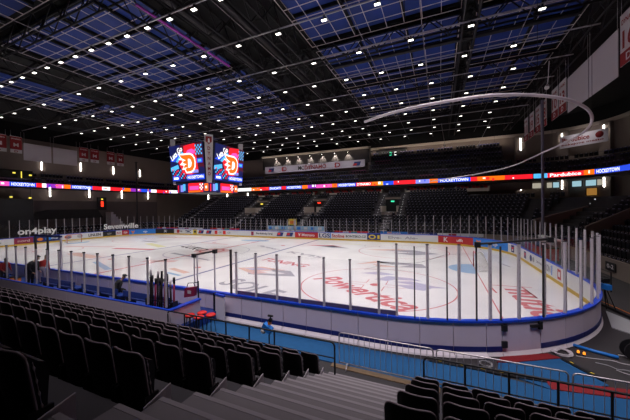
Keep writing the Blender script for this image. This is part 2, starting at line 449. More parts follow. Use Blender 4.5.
# arrow logos farther up the ice
blob([(17.2, -1.3), (18.4, .5), (20.3, .3), (18.6, -.4)], M['iorange']); blob([(18.5, .7), (22.3, .5), (22.8, -1.0), (20.6, -1.3), (21.4, -.4), (19.2, -.2)], M['igrey']); blob([(18.5, -.8), (21, -1.3), (19.2, -1.7)], M['iorange'])
blob([(16.0, 6.9), (19.4, 8.4), (20.6, 8.0), (18.0, 6.8)], M['iorange']); blob([(18.2, 7.0), (21, 8.1), (23.6, 6.2), (21.2, 4.7), (19.2, 5.6), (21.2, 6.2)], M['igrey'])
blob([(8.3, 8.2), (11.4, 9.3), (13.1, 8.0), (10.6, 7.9)], M['ired']); blob([(11.6, 8.9), (14.2, 7.2), (12.3, 7.0), (10.0, 8.0)], M['igrey'])
disc((0, .6), 1.7, M['ifaint'], 1.3); ringline((0, .6), 1.3, .25, M['ired'], z=ZI * 3)
disc((-1.2, 10.6), .95, M['iblue'], 2.6); quadline((9.0, 10.9), (14.6, 10.9), .35, M['iyel']); quadline((-14, 3), (-8.5, 1), 1.0, M['iyel']); quadline((-7.4, 6.2), (-2, 5.6), .5, M['ifaint'])
quadline((-14, -6.2), (-8, -7.0), 1.1, M['iorange']); quadline((-13.5, -2.0), (-7.5, -1.0), .8, M['ired']); quadline((-1.5, -6.6), (1.6, -5.6), .9, M['ifaint']); quadline((-5.6, -8.4), (-.6, -10.2), .5, M['iblue'])
quadline((3.8, -8.0), (6.4, -8.8), .5, M['iorange']); quadline((4.8, -9.2), (6.6, -9.6), .3, M['iblue']); quadline((-20, 9.5), (-12, 11), .9, M['ifaint']); quadline((-18, 5), (-14, 4.4), .6, M['igrey'])
quadline((-22, -3), (-15, -1), .7, M['ifaint']); quadline((1.2, -3.4), (4.2, -4.2), .35, M['igrey']); quadline((-3, -2.2), (1.5, -3.4), .5, M['igrey'])
for pth in ([(18.35, -3.0), (19.3, -1.2), (20.8, .2), (22.2, 1.4), (24.2, 6.2), (25.6, 7.2), (27.6, 7.6)], [(18.35, -3.0), (20.4, -2.4), (22.3, -2.6)], [(28.0, 3.4), (28.5, 1.6)]):
    for p, q in zip(pth, pth[1:]): quadline(p, q, .05, M['iblack'], ZI * 4)
for k in range(9): disc((15.5 + 1.5 * k + random.uniform(-.4, .4), 10.2 + random.uniform(-.6, .8)), .09, M['iblack'])
struct(mb.build('ice_sheet'))

# goals ---------------------------------------------------------------
def goal(sx, label):
    t = empty('hockey_goal', label, 'goal', (sx * 26, 0, 0))
    a = MB(); w = .915
    a.tube([(0, -w, 0), (0, -w, 1.18), (0, -w + .06, 1.22), (0, w - .06, 1.22), (0, w, 1.18), (0, w, 0)], .03, M['red'], 8)
    a.build('goal_frame', t)
    a = MB()
    base = [(0, -w, .03)] + [(sx * 1.05 * math.sin(PI * i / 10) ** .6, -w * math.cos(PI * i / 10), .03) for i in range(1, 10)] + [(0, w, .03)]
    a.tube(base, .025, M['white'], 6); a.tube([(sx * .5, -w * .8, 1.2), (sx * .55, 0, 1.2), (sx * .5, w * .8, 1.2)], .02, M['white'], 6)
    a.build('base_frame', t)
    a = MB()
    def back(u, v):      # u 0..1 round the back, v 0..1 up
        i = u * 10; k = min(9, int(i)); f = i - k
        b = Vector(base[k]).lerp(Vector(base[k + 1]), f)
        tp = Vector((sx * .5 * math.sin(PI * u) ** .5, b.y * .95, 1.2))
        return b.lerp(tp, v)
    for i in range(25): a.tube([back(i / 24, j / 6) for j in range(7)], .008, M['netwhite'], 3)
    for j in range(1, 12): a.tube([back(i / 20, j / 12) for i in range(21)], .008, M['netwhite'], 3)
    for i in range(1, 12): a.tube([(0, -w + 2 * w * i / 12, 1.22), (sx * .5, -w * .9 + 1.8 * w * i / 12, 1.2)], .008, M['netwhite'], 3)
    a.build('net', t)
goal(1, 'red framed hockey goal with white net at the right end of the ice')
goal(-1, 'red framed hockey goal with white net at the far left end of the ice')

# ------------------------------------------------------------------ boards
def board(s0, s1, face, label, yellow=True, outer=None, cat='rink board', name='board_panel', kick=True, group=None):
    """one section of dasher board between two stations"""
    outer = outer or M['boardback']; sk = .28 if s1 < 46.6 else .165
    p, n = RK.at((s0 + s1) / 2); g = .010
    t = empty(name, label, cat, (p.x, p.y, 0), group=group); T = Matrix.Translation((-p.x, -p.y, 0))
    def part(nm, pieces, g=g):
        a = MB()
        for pr, m in pieces: RK.sweep(a, s0 + g, s1 - g, pr, m)
        a.v = [(v[0] - p.x, v[1] - p.y, v[2]) for v in a.v]
        return a.build(nm, t)
    part('core', [(rect(.012, .10, .02, 1.05), outer)])
    part('inner_face', [(rect(0, .012, .21, 1.05), face)], 0)
    part('cap_rail', [(rect(-.03, .15, 1.05, 1.115), M['blue'])])
    if yellow: part('kick_plate', [(rect(-.012, .012, .0, .21), M['kickyel'])])
    else: part('inner_kick_plate', [(rect(-.012, .012, .0, .21), M['kickyel'])])
    if kick: part('outer_kick_strip', [(rect(.10, .118, .13, .29), M['kickblue'])])
    part('base_skirt', [([(.10, 0), (sk, 0), (sk - .03, .05), (.10, .12)], M['board'])])
    return t, p, n
def on_board(t, p0, s, z, body, w, h, m, nm='lettering', skew=0.):
    p, n = RK.at(s); r = Vector((n.y, -n.x, 0))
    a = MB(); c = p - n * .006
    text_into(a, body, (c.x, c.y, z), r, (0, 0, 1), w, h, m, skew)
    a.v = [(v[0] - p0.x, v[1] - p0.y, v[2]) for v in a.v]
    return a.build(nm, t)
def mark_on(t, p0, s, z, w, h, m, nm='emblem', shape='box'):
    p, n = RK.at(s); r = Vector((n.y, -n.x)); a = MB(); c = p - n * .005
    if shape == 'box': q = [(-w / 2, -h / 2), (w / 2, -h / 2), (w / 2, h / 2), (-w / 2, h / 2)]
    elif shape == 'oval': q = [(w / 2 * math.cos(2 * PI * i / 20), h / 2 * math.sin(2 * PI * i / 20)) for i in range(20)]
    elif shape == 'tri': q = [(-w / 2, h / 2), (0, -h / 2), (w / 2, h / 2), (0, h / 4)]
    elif shape == 'slant': q = [(-w / 2, -h / 2), (w / 3, -h / 2), (w / 2, h / 2), (-w / 3, h / 2)]
    a.add([(c.x + r.x * x - p0.x, c.y + r.y * x - p0.y, z + y) for x, y in q], [tuple(range(len(q)))], m)
    return a.build(nm, t)
# near side, left to right: bench front, then open stretch, then the corner with its gate
near_s = lambda x: x + 21.5
for i in range(29):
    s0 = near_s(-14 + i)
    board(s0, s0 + 1, M['boardin'], 'grey backed rink board in front of the players bench, %s from its right end' % nth(28 - i), group='boards in front of the bench')
GATE0, GATE1 = 47.0, 48.35
st = near_s(15); k = 0
while st < GATE0 - .01:
    e = min(st + 1.0, GATE0) if GATE0 - st > 1.45 else GATE0
    board(st, e, M['boardin'], 'grey backed rink board on the near side, %s to the right of the bench' % nth(k), group='near side rink boards'); st = e; k += 1
gt, gp, gn = board(GATE0, GATE1, M['boardin'], 'rink gate with black hinges and latch in the near right corner', cat='gate', name='rink_gate', kick=False)
def gpart(nm, s, z0, z1, w, m=M['black'], o0=.1, o1=.17):
    p, n = RK.at(s); a = MB(); c = p + n * (o0 + o1) / 2 - gp
    a.box((c.x, c.y, (z0 + z1) / 2), (w, o1 - o0, z1 - z0), m, math.atan2(n.y, n.x) + PI / 2); a.build(nm, gt)
gpart('hinge', GATE0 + .05, .78, .98, .16); gpart('hinge', GATE0 + .05, .26, .46, .16)
gpart('latch', GATE1 - .20, .84, .92, .42); gpart('latch', GATE1 - .05, .76, 1.0, .12)
st = GATE1; k = 0
while st < 58.2:
    e = st + 1.1
    if e > 58.3: e = 58.3
    board(st, e, M['boardin'], 'grey backed rink board in the near right corner, %s right of the gate' % nth(k), group='corner rink boards'); st = e; k += 1
# advertising boards seen from inside, from the right end round to the left end
ADS = [  # s0, s1, face, [(kind, frac, z, w, h, material, text)], look
 (58.3, 60.2, 'boardin', [('box', .5, .62, .55, .6, 'red', ''), ('box', .5, .62, .3, .3, 'white', '')], 'white board with a square red emblem nearest the near right corner'),
 (60.2, 62.0, 'boardin', [('t', .42, .62, 1.1, .45, 'igrey', '100N'), ('slant', .86, .62, .22, .6, 'adblue', '')], 'white board reading 100N after a blue slanted mark'),
 (62.0, 63.8, 'boardin', [('t', .5, .62, 1.3, .25, 'igrey', 'Servis plus')], 'white board with small grey script at the right end'),
 (63.8, 65.6, 'boardin', [('oval', .35, .62, .6, .5, 'navy', ''), ('oval', .72, .62, .5, .4, 'grey', '')], 'white board with a navy oval and a grey oval emblem at the right end'),
 (65.6, 67.6, 'boardin', [('box', .5, .62, .6, .55, 'navy', ''), ('tri', .5, .62, .5, .4, 'brightred', '')], 'white board with a single navy and red emblem at the right end'),
 (67.6, 69.3, 'boardin', [('box', .5, .62, .6, .6, 'navy', ''), ('slant', .5, .6, .4, .3, 'white', '')], 'white board with a dark square emblem where the far right corner ends'),
 (69.3, 71.05, 'boardin', [('box', .5, .62, .75, .65, 'navy', ''), ('tri', .5, .62, .5, .4, 'brightred', ''), ('slant', .5, .5, .3, .15, 'white', '')], 'white board with blue red emblem beside the bright blue advertising board'),
 (71.05, 75.85, 'adblue', [('tri', .14, .62, .8, .6, 'orange', ''), ('t', .58, .62, 2.7, .5, 'white', 'Tipsport')], 'bright blue board with orange arrow and white lettering behind the right goal'),
 (75.85, 79.95, 'red', [('t', .22, .62, .5, .55, 'white', 'K'), ('t', .62, .62, 2.1, .35, 'white', 'Raufford')], 'red board with white letter K at the far right corner'),
 (79.95, 87.05, 'boardin', [('t', .26, .62, 1.7, .35, 'igrey', 'Elve-'), ('t', .55, .62, 1.6, .35, 'igrey', 'Ale-')], 'long white board with two pale grey script words on the far side'),
 (87.05, 88.9, 'navy', [('oval', .38, .62, 1.0, .6, 'yellow', ''), ('oval', .38, .62, .6, .32, 'navy', ''), ('box', .84, .62, .3, .5, 'yellow', '')], 'navy board with a yellow oval emblem on the far side'),
 (88.9, 92.05, 'boardin', [('t', .5, .6, 2.9, .32, 'black', 'BONTEKO.CZ')], 'white board with black web address on the far side'),
 (92.05, 94.15, 'boardin', [('t', .5, .62, 1.9, .5, 'red', 'Stoline')], 'white board with red lettering on the far side'),
 (94.15, 96.2, 'boardin', [('t', .5, .62, 1.7, .62, 'navy', 'LGS'), ('box', .95, .62, .14, .8, 'adblue', '')], 'white board with bold navy capitals LGS on the far side'),
 (96.2, 100.05, 'red', [('t', .58, .62, 2.1, .4, 'white', 'Mistrovo'), ('tri', .2, .62, .4, .5, 'white', '')], 'red board with white lettering at the middle of the far side'),
 (100.05, 103.6, 'boardin', [('slant', .26, .62, 1.3, .6, 'navy', ''), ('slant', .2, .66, .6, .3, 'brightred', ''), ('slant', .74, .62, 1.3, .6, 'navy', ''), ('slant', .68, .66, .6, .3, 'brightred', '')], 'white board with a pair of navy and red emblems left of the red far board'),
 (103.6, 108.4, 'boardin', [('t', .58, .6, 3.1, .4, 'black', 'Pardubicky kraj'), ('box', .1, .62, .5, .6, 'maroon', '')], 'white board with dark regional lettering and a maroon crest on the far side'),
 (108.4, 112.1, 'boardin', [], 'plain white board on the far side left of the crest board'),
 (112.1, 116.3, 'boardin', [('box', .16, .62, .6, .6, 'brightred', ''), ('t', .36, .62, .8, .3, 'grey', '-CB'), ('box', .6, .62, .6, .6, 'brightred', ''), ('t', .82, .62, .8, .3, 'grey', '-CB')], 'white board with two red squares on the far side'),
 (116.3, 120.1, 'boardin', [('slant', .26, .62, 1.4, .6, 'navy', ''), ('slant', .2, .66, .6, .3, 'brightred', ''), ('slant', .74, .62, 1.4, .6, 'navy', ''), ('slant', .68, .66, .6, .3, 'brightred', '')], 'white board with a pair of navy and red emblems beside the small yellow board'),
 (120.1, 121.05, 'yellow', [('box', .5, .62, .5, .4, 'black', '')], 'small yellow board with a black mark on the far side'),
 (121.05, 125.85, 'boardin', [('box', .2, .62, .7, .6, 'red', ''), ('t', .36, .62, .9, .3, 'black', 'PLK'), ('t', .75, .62, 1.5, .5, 'navy', 'TMC')], 'white board with navy letters TMC at the far left'),
 (125.85, 129.6, 'black', [('t', .5, .62, 2.9, .5, 'white', 'ROCKBOY')], 'black board with white capitals at the far left corner'),
 (129.6, 134.0, 'adblue', [('tri', .14, .62, .8, .6, 'orange', ''), ('t', .6, .62, 2.4, .5, 'white', 'Tipsport')], 'bright blue board with orange arrow in the far left corner'),
 (134.0, 135.1, 'red', [('t', .5, .62, .7, .35, 'white', 'ESA')], 'short red board in the far left corner'),
 (135.1, 136.05, 'boardin', [('t', .5, .62, .6, .35, 'red', 'RO')], 'short white board with red lettering in the far left corner'),
 (136.05, 138.1, 'black', [('t', .5, .62, 1.6, .35, 'grey', 'mounter')], 'black board with grey lettering at the left end'),
 (138.1, 140.7, 'boardin', [('t', .5, .62, 1.9, .45, 'black', 'LINLEN')], 'white board with black capitals at the left end'),
 (140.7, 144.3, 'boardin', [('oval', .3, .62, 1.0, .6, 'orange', ''), ('oval', .3, .55, .8, .4, 'navy', ''), ('oval', .75, .62, .8, .6, 'grey', '')], 'white board with orange and navy emblem behind the left goal'),
 (144.3, 147.5, 'navy', [('oval', .25, .62, .7, .45, 'orange', ''), ('oval', .55, .62, .8, .4, 'adblue', ''), ('t', .8, .62, .8, .3, 'white', 'Dop')], 'navy board with orange and blue emblems at the left end'),
 (147.5, 149.55, 'maroon', [('t', .5, .62, 1.3, .35, 'ifaint', 'nord')], 'maroon board with pale lettering at the left end'),
 (149.55, 152.4, 'boardin', [('t', .45, .62, 1.8, .4, 'grey', 'tteher')], 'white board with grey lettering at the left edge of the view'),
]
for s0, s1, face, items, look in ADS:
    t, p, n = board(s0, s1, M[face], look, name='advertising_board', cat='advertising board')
    zz = 0
    for kd, fr, z, w, h, m, tx in items:
        s = s1 - (s1 - s0) * fr; zz += .002
        if kd == 't': o = on_board(t, p, s, z, tx, w, h, M[m])
        else: o = mark_on(t, p, s, z, w, h, M[m], shape=kd)
        q, nn = RK.at(s); o.location = (-nn.x * zz, -nn.y * zz, 0)
st = 152.4; k = 0
while st < RK.tot - .2:
    e = min(st + 2.0, RK.tot + .0)
    board(st, e, M['boardin'], 'white rink board in the near left corner, %s from the left end advertising' % nth(k), group='near left corner boards'); st = e; k += 1
s0 = 0; 
while s0 < 7.4:
    e = min(s0 + 2, 7.5)
    board(s0, e, M['boardin'], 'white rink board on the near side left of the bench, %s after the corner' % nth(int(s0 / 2)), group='near left boards'); s0 = e

# ------------------------------------------------------------------ glass
def glass_section(s, s1, top, label, group, near=False, dark=False):
    """a post of the rink glass and the pane it holds up to the next post"""
    p, n = RK.at(s); a = MB(); q = p + n * .06; ang = math.atan2(n.y, n.x) + PI / 2
    m = M['postblack'] if dark else M['alu'] if near else M['alu2']; w = .075 if near else .045; h = top - 1.115
    t = empty('rink_glass', label, 'glass panel', (q.x, q.y, 1.115), 0, group)
    a.box((0, 0, h / 2), (w, .07, h), m, ang); po = a.build('post', t)
    R = Matrix.Rotation(ang, 3, 'Z')
    a = MB(); a.box((0, 0, h + .012), (w + .012, .085, .024), M['postblack'] if near else m, ang); a.build('top_cap', po)
    if near:
        a = MB()
        for i in range(int(h / .22)):
            for y in (-.038, .038): a.box(R @ Vector((0, y, .12 + .22 * i)), (.016, .006, .016), M['black'], ang)
        a.build('bolt_row', po)
    if s1 and near and top < 3:
        a = MB(); RK.sweep(a, min(s, s1) + .04, max(s, s1) - .04, rect(-.02, .03, 1.118, 1.26), M['sill'], step=2)
        a.v = [(v[0] - q.x, v[1] - q.y, v[2] - 1.115) for v in a.v]; a.build('sill', t)
    if s1:
        a = MB(); RK.sweep(a, min(s, s1) + .04, max(s, s1) - .04, rect(.055, .065, 1.12, top - .01), M['glass'], step=2)
        a.v = [(v[0] - q.x, v[1] - q.y, v[2] - 1.115) for v in a.v]; a.build('pane', t)
sN = near_s(15.72)
for i in range(7):
    glass_section(sN + i, sN + i + 1 if i < 6 else near_s(22.3), 2.89, 'low clear glass panel on the near boards, %s from the bench end' % nth(i), 'low near side glass', True)
glass_section(near_s(15.44), None, 2.98, 'black post at the bench end of the near side glass', None, True, True)
tall = [near_s(22.3)]
while tall[-1] < 83.5: tall.append(tall[-1] + (.95 if tall[-1] < 60 else 1.03))
for i, s in enumerate(tall):
    w = 'in the near right corner' if s < 58 else ('on the right end' if s < 68.5 else 'in the far right corner')
    glass_section(s, tall[i + 1] if i < len(tall) - 1 else None, 3.5, 'tall glass panel %s, %s after the low panels' % (w, nth(i)), 'tall glass round the right end', s < 58)
for i, s in enumerate((near_s(22.85), near_s(23.82), near_s(24.7), GATE0 - .05, GATE1 + .1)):
    p, n = RK.at(s); a = MB(); a.box((0, 0, 1.17), (.035, .05, 2.34), M['postblack'])
    o = a.build('glass_clamp', loc=(p.x + n.x * .11, p.y + n.y * .11, 1.115), rz=math.atan2(n.y, n.x) + PI / 2)
    tag(o, 'black upright clamp against a tall near glass panel, %s from the left' % nth(i), 'clamp')
far = []; s = tall[-1] + 1.03
while s < 125.2: far.append(s); s += 1.03
for i, s in enumerate(far):
    glass_section(s, s - 1.03, 2.97, 'clear glass panel on the far boards, %s from the far right corner' % nth(i), 'far side glass')
lf = [far[-1]]
while lf[-1] < 158: lf.append(lf[-1] + 1.05)
for i, s in enumerate(lf[1:]):
    glass_section(s, s - 1.05, 3.5, 'tall glass panel round the left end, %s from the far side' % nth(i), 'left end glass')
# lettering fixed to the glass of the left end
def glass_sign(body, s, z, w, h, label):
    p, n = RK.at(s); a = MB()
    text_into(a, body, (0, 0, 0), (1, 0, 0), (0, 0, 1), w, h, M['white'])
    flat = list(a.v); vs = []
    for o in (.045, .03):
        for v in flat:
            q, nn = RK.at(s - v[0]); vs.append((q.x + nn.x * o - p.x, q.y + nn.y * o - p.y, v[2]))
    k = len(flat); a.v = vs; a.f = a.f + [tuple(i + k for i in f) for f in a.f]; a.m = a.m * 2; a.sm = a.sm * 2
    tag(a.build('glass_lettering', loc=(p.x, p.y, z)), label, 'sign')
glass_sign('on4play', 146.9, 1.80, 4.5, 1.2, 'large white lettering in lower case on the glass behind the left goal')
glass_sign('Sevenwille', 135.2, 1.85, 5.4, .95, 'white script lettering on the glass at the far left corner')
# black mounting bars clamped on top of the glass
def clamp_bar(p, q, label, stands=False):
    p = Vector(p); q = Vector(q); t = empty('glass_top_bar', label, 'bar', p)
    a = MB(); a.tube([(0, 0, 0), q - p], .035, M['black'], 8); a.build('bar', t)
    if stands:
        for f in (.02, .16, .98):
            v = (q - p) * f; a = MB(); a.bb((v.x - .03, -.02, 1.115 - p.z), (v.x + .03, .02, v.z - .02), M['alu']); a.build('support_post', t)
    for v in (Vector((0, 0, 0)), (q - p)):
        a = MB(); a.box(v + Vector((0, 0, -.02)), (.17, .14, .17), M['black']); a.build('end_bracket', t)
clamp_bar((13.2, -14.55, 2.62), (14.46, -14.55, 2.88), 'thin black bar with end brackets above the ice beside the bench glass', True)
clamp_bar((24.7, -14.1, 3.54), (26.9, -12.75, 3.62), 'black bar clamped on top of the tall glass at the near right corner')

# ------------------------------------------------------------------ far and end stands
BW = RR(-35.5, 34, -17.15, 17.15, 6)
RISE, RUN = .445, .93
NR = 16
sR0 = BW.cum[2] + 6.6            # right end starts at Y about -4.5
S_A, S_B, S_C, S_D = BW.cum[2] + .0, BW.cum[3], BW.cum[4], BW.cum[5]
def row_rr(i): return RR(-35.5 - RUN * i, 34 + RUN * i, -17.15 - RUN * i, 17.15 + RUN * i, 6 + RUN * i)
VOM = [(-12.2, 1.25), (1.5, 1.25), (15.9, 1.25)]      # vomitories in the far stand: centre X, half width
def zrow(i): return .255 + RISE * i
stt = MB(); seats_far = []
for i in range(NR + 1):
    r = row_rr(i); z = zrow(i)
    if i <= 12: a = r.cum[2] + 9.0
    else: a = r.cum[4]
    rowsegs = []
    xa, xb = r.x1 - r.R, r.x0 + r.R
    if 8 <= i <= 12:
        cuts = sorted([(r.cum[4] + xa - c - h, r.cum[4] + xa - c + h) for c, h in VOM])
        cur = a
        for c0, c1 in cuts: rowsegs.append((cur, c0)); cur = c1
        rowsegs.append((cur, r.cum[5]))
    else: rowsegs = [(a, r.cum[5])]
    if i <= 2: rowsegs[-1] = (rowsegs[-1][0], r.cum[6] + 10.5)
    for a0, a1 in rowsegs: r.sweep(stt, a0, a1, rect(0, RUN + .02 if i < NR else 2.6, -.02, z), M['terrace'], step=1.2)
struct(stt.build('far_seating_terrace'))
# front wall of the stands
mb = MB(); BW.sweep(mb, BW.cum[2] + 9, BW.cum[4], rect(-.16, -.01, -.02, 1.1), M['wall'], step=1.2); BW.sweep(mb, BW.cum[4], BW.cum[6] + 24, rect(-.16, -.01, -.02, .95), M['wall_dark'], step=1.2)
struct(mb.build('trim_4'))
# aisles (light stair flights) on the far stand
AISLES = [(-12.2, 0, 8), (-14.0, 5, 15), (-10.4, 5, 15), (1.5, 0, 8), (-.35, 6, 15), (3.35, 6, 15), (15.9, 0, 8), (14.05, 6, 15), (17.75, 6, 15), (-26.5, 0, 15), (29, 5, 14)]
ai = MB()
for x, i0, i1 in AISLES:
    for i in range(i0, i1 + 1):
        y = 17.15 + RUN * i; z = zrow(i)
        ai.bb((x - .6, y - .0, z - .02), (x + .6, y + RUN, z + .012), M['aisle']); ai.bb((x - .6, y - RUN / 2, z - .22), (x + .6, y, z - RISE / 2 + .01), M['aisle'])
        ai.bb((x - .03, y - .012, z - .11), (x + .03, y - .002, z - .03), M['e_white'])
struct(ai.build('aisle_stair'))
def in_aisle(x, i): return any(abs(x - a) < .78 and i0 <= i <= i1 for a, i0, i1 in AISLES) or (7 <= i <= 13 and any(abs(x - c) < h + .35 for c, h in VOM))
# vomitory portals
for k, (c, h) in enumerate(VOM):
    w = ['left', 'middle', 'right'][k]
    t = empty('vomitory_portal', 'dark doorway cut into the far stand, %s one of three' % w, 'doorway', (c, 24.6, 3.83))
    a = MB()
    for sg in (-1, 1): a.prism([(sg * (h - .05), 0), (sg * (h + .12), 0), (sg * (h + .12), 5.0), (sg * (h - .05), 5.0)][::sg], -.9, 1.0, M['beam'])
    a.build('side_wall', t)
    a = MB(); a.bb((-h, 0, -3.8), (h, .15, .0), M['wall']); a.bb((-h, .2, -3.9), (h, 5.0, -.02), M['terrace']); a.build('landing', t)
    a = MB(); a.bb((-h, 4.6, 0), (h, 4.9, 2.2), M['black']); a.build('door_opening', t)
    a = MB(); a.bb((-h - .12, 4.4, 2.2), (h + .12, 5.2, 2.55), M['wall']); a.build('lintel', t)
    a = MB(); a.bb((-.3, 4.3, 1.7), (.3, 4.36, 1.95), M['e_green'] if k == 2 else M['e_ylamp'] if k == 0 else M['e_redlamp']); a.build('exit_sign', t)

# concourse wall behind the top rows, suite boxes and gallery front
mb = MB(); mb.bb((-34, 35.2, 7.3), (38, 35.4, 8.8), M['wall']); struct(mb.build('wall_concourse'))
# row of open boxes with red seats above the far stand
BOXX = [(-17, -9.5), (-7.8, -1.2), (.6, 7.6), (9.5, 13.4), (17.6, 24.4), (26.2, 31.5)]
for k, (a0, b0) in enumerate(BOXX):
    t = empty('suite_box', 'open grey walled box with dark red seats above the far stand, %s from the left' % nth(k), 'box', ((a0 + b0) / 2, 32.6, 7.15), group='suite boxes above the far stand')
    h = (b0 - a0) / 2
    a = MB(); a.bb((-h, -.1, 0), (h, .05, .55), M['beam']); a.bb((-h, -.1, 0), (-h + .15, 2.4, .9), M['beam']); a.bb((h - .15, -.1, 0), (h, 2.4, .9), M['beam']); a.build('parapet', t)
    a = MB(); n = int(2 * h / .6)
    for r in range(2):
        for i in range(n):
            x = -h + .35 + i * .6
            a.bb((x, .6 + r * .8, .35 + .3 * r), (x + .46, .7 + r * .8, .95 + .3 * r), M['redcloth'] if (i + r) % 3 else M['farseat']); a.bb((x, .25 + r * .8, .3 + .3 * r), (x + .46, .6 + r * .8, .4 + .3 * r), M['farseat'])
    o = a.build('seat_row', t)
# gallery slab and terraces
LD = RR(-40, 45.5, -40, 32.5, 8)
gl = MB()
ga, gb = LD.cum[2] + 30, LD.cum[6] + 46
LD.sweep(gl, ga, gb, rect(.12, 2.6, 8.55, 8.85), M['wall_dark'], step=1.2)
def gal(i): o = .75 * i + .15; return RR(-40 - o, 45.5 + o, -40 - o, 32.5 + o, 8 + o)
for i in range(7):
    r = gal(i); z = 9.75 + .93 * i
    if i < 3: a, b = r.cum[2] + 30, (r.cum[6] + 46 if i < 2 else r.cum[5])
    else: a, b = r.cum[4] + (r.x1 - r.R) - 34, r.cum[4] + (r.x1 - r.R) - 10.2
    r.sweep(gl, a, b, rect(0, .8, 8.86, z), M['terrace'], step=1.2)
struct(gl.build('gallery_terrace'))

# seats of the far stand, the ends and the gallery
def seat_dir(n): return -n
cand = []
for i in range(NR):
    r = row_rr(i); z = zrow(i)
    a = r.cum[2] + 9.0 if i <= 12 else r.cum[4]
    b = r.cum[6] + 10 if i <= 2 else r.cum[5]
    t = a + .3
    while t < b:
        p, n = r.at(t); q = p + n * .62
        onfar = r.cum[4] <= t <= r.cum[5]
        ok = not (onfar and in_aisle(q.x, i))
        if not onfar and r.cum[3] < t < r.cum[4]:
            ang = math.degrees(math.atan2(n.y, n.x)); ok = not (26 < ang < 52 and 2 <= i <= 12) or (ang > 60 and False)
            if abs(ang - 60) < 3: ok = False
        if ok: cand.append((q, n, z, i))
        t += .55
def in_frame(p, mrg=6):
    u, v, d = project(p); return d > .3 and -mrg < u < 630 + mrg and -mrg < v < 420 + mrg
# ------------------------------------------------------------------ near stand
nst = MB()
def ny(k): return -16.685 - .465 * k
def nz(k): return .0325 + .2225 * k
AL, AR = 20.83, 23.0
for a0, a1 in ((-8, AL), (AR, 34)):
    for j in range(9):
        y = -17.15 - RUN * j; nst.bb((a0, y - RUN - .02, -.02), (a1, y, .255 + RISE * j), M['terrace'])
struct(nst.build('near_seating_terrace'))
sm = MB()
for k in range(1, 18):
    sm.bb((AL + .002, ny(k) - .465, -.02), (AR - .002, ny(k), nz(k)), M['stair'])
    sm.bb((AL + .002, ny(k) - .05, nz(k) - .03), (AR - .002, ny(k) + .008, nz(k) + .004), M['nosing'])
    sm.bb((AL + .002, ny(k) - .475, nz(k) - .01), (AR - .002, ny(k) - .40, nz(k) + .002), M['terrace'])  # darker back strip paints in the shade between treads
struct(sm.build('near_stair'))

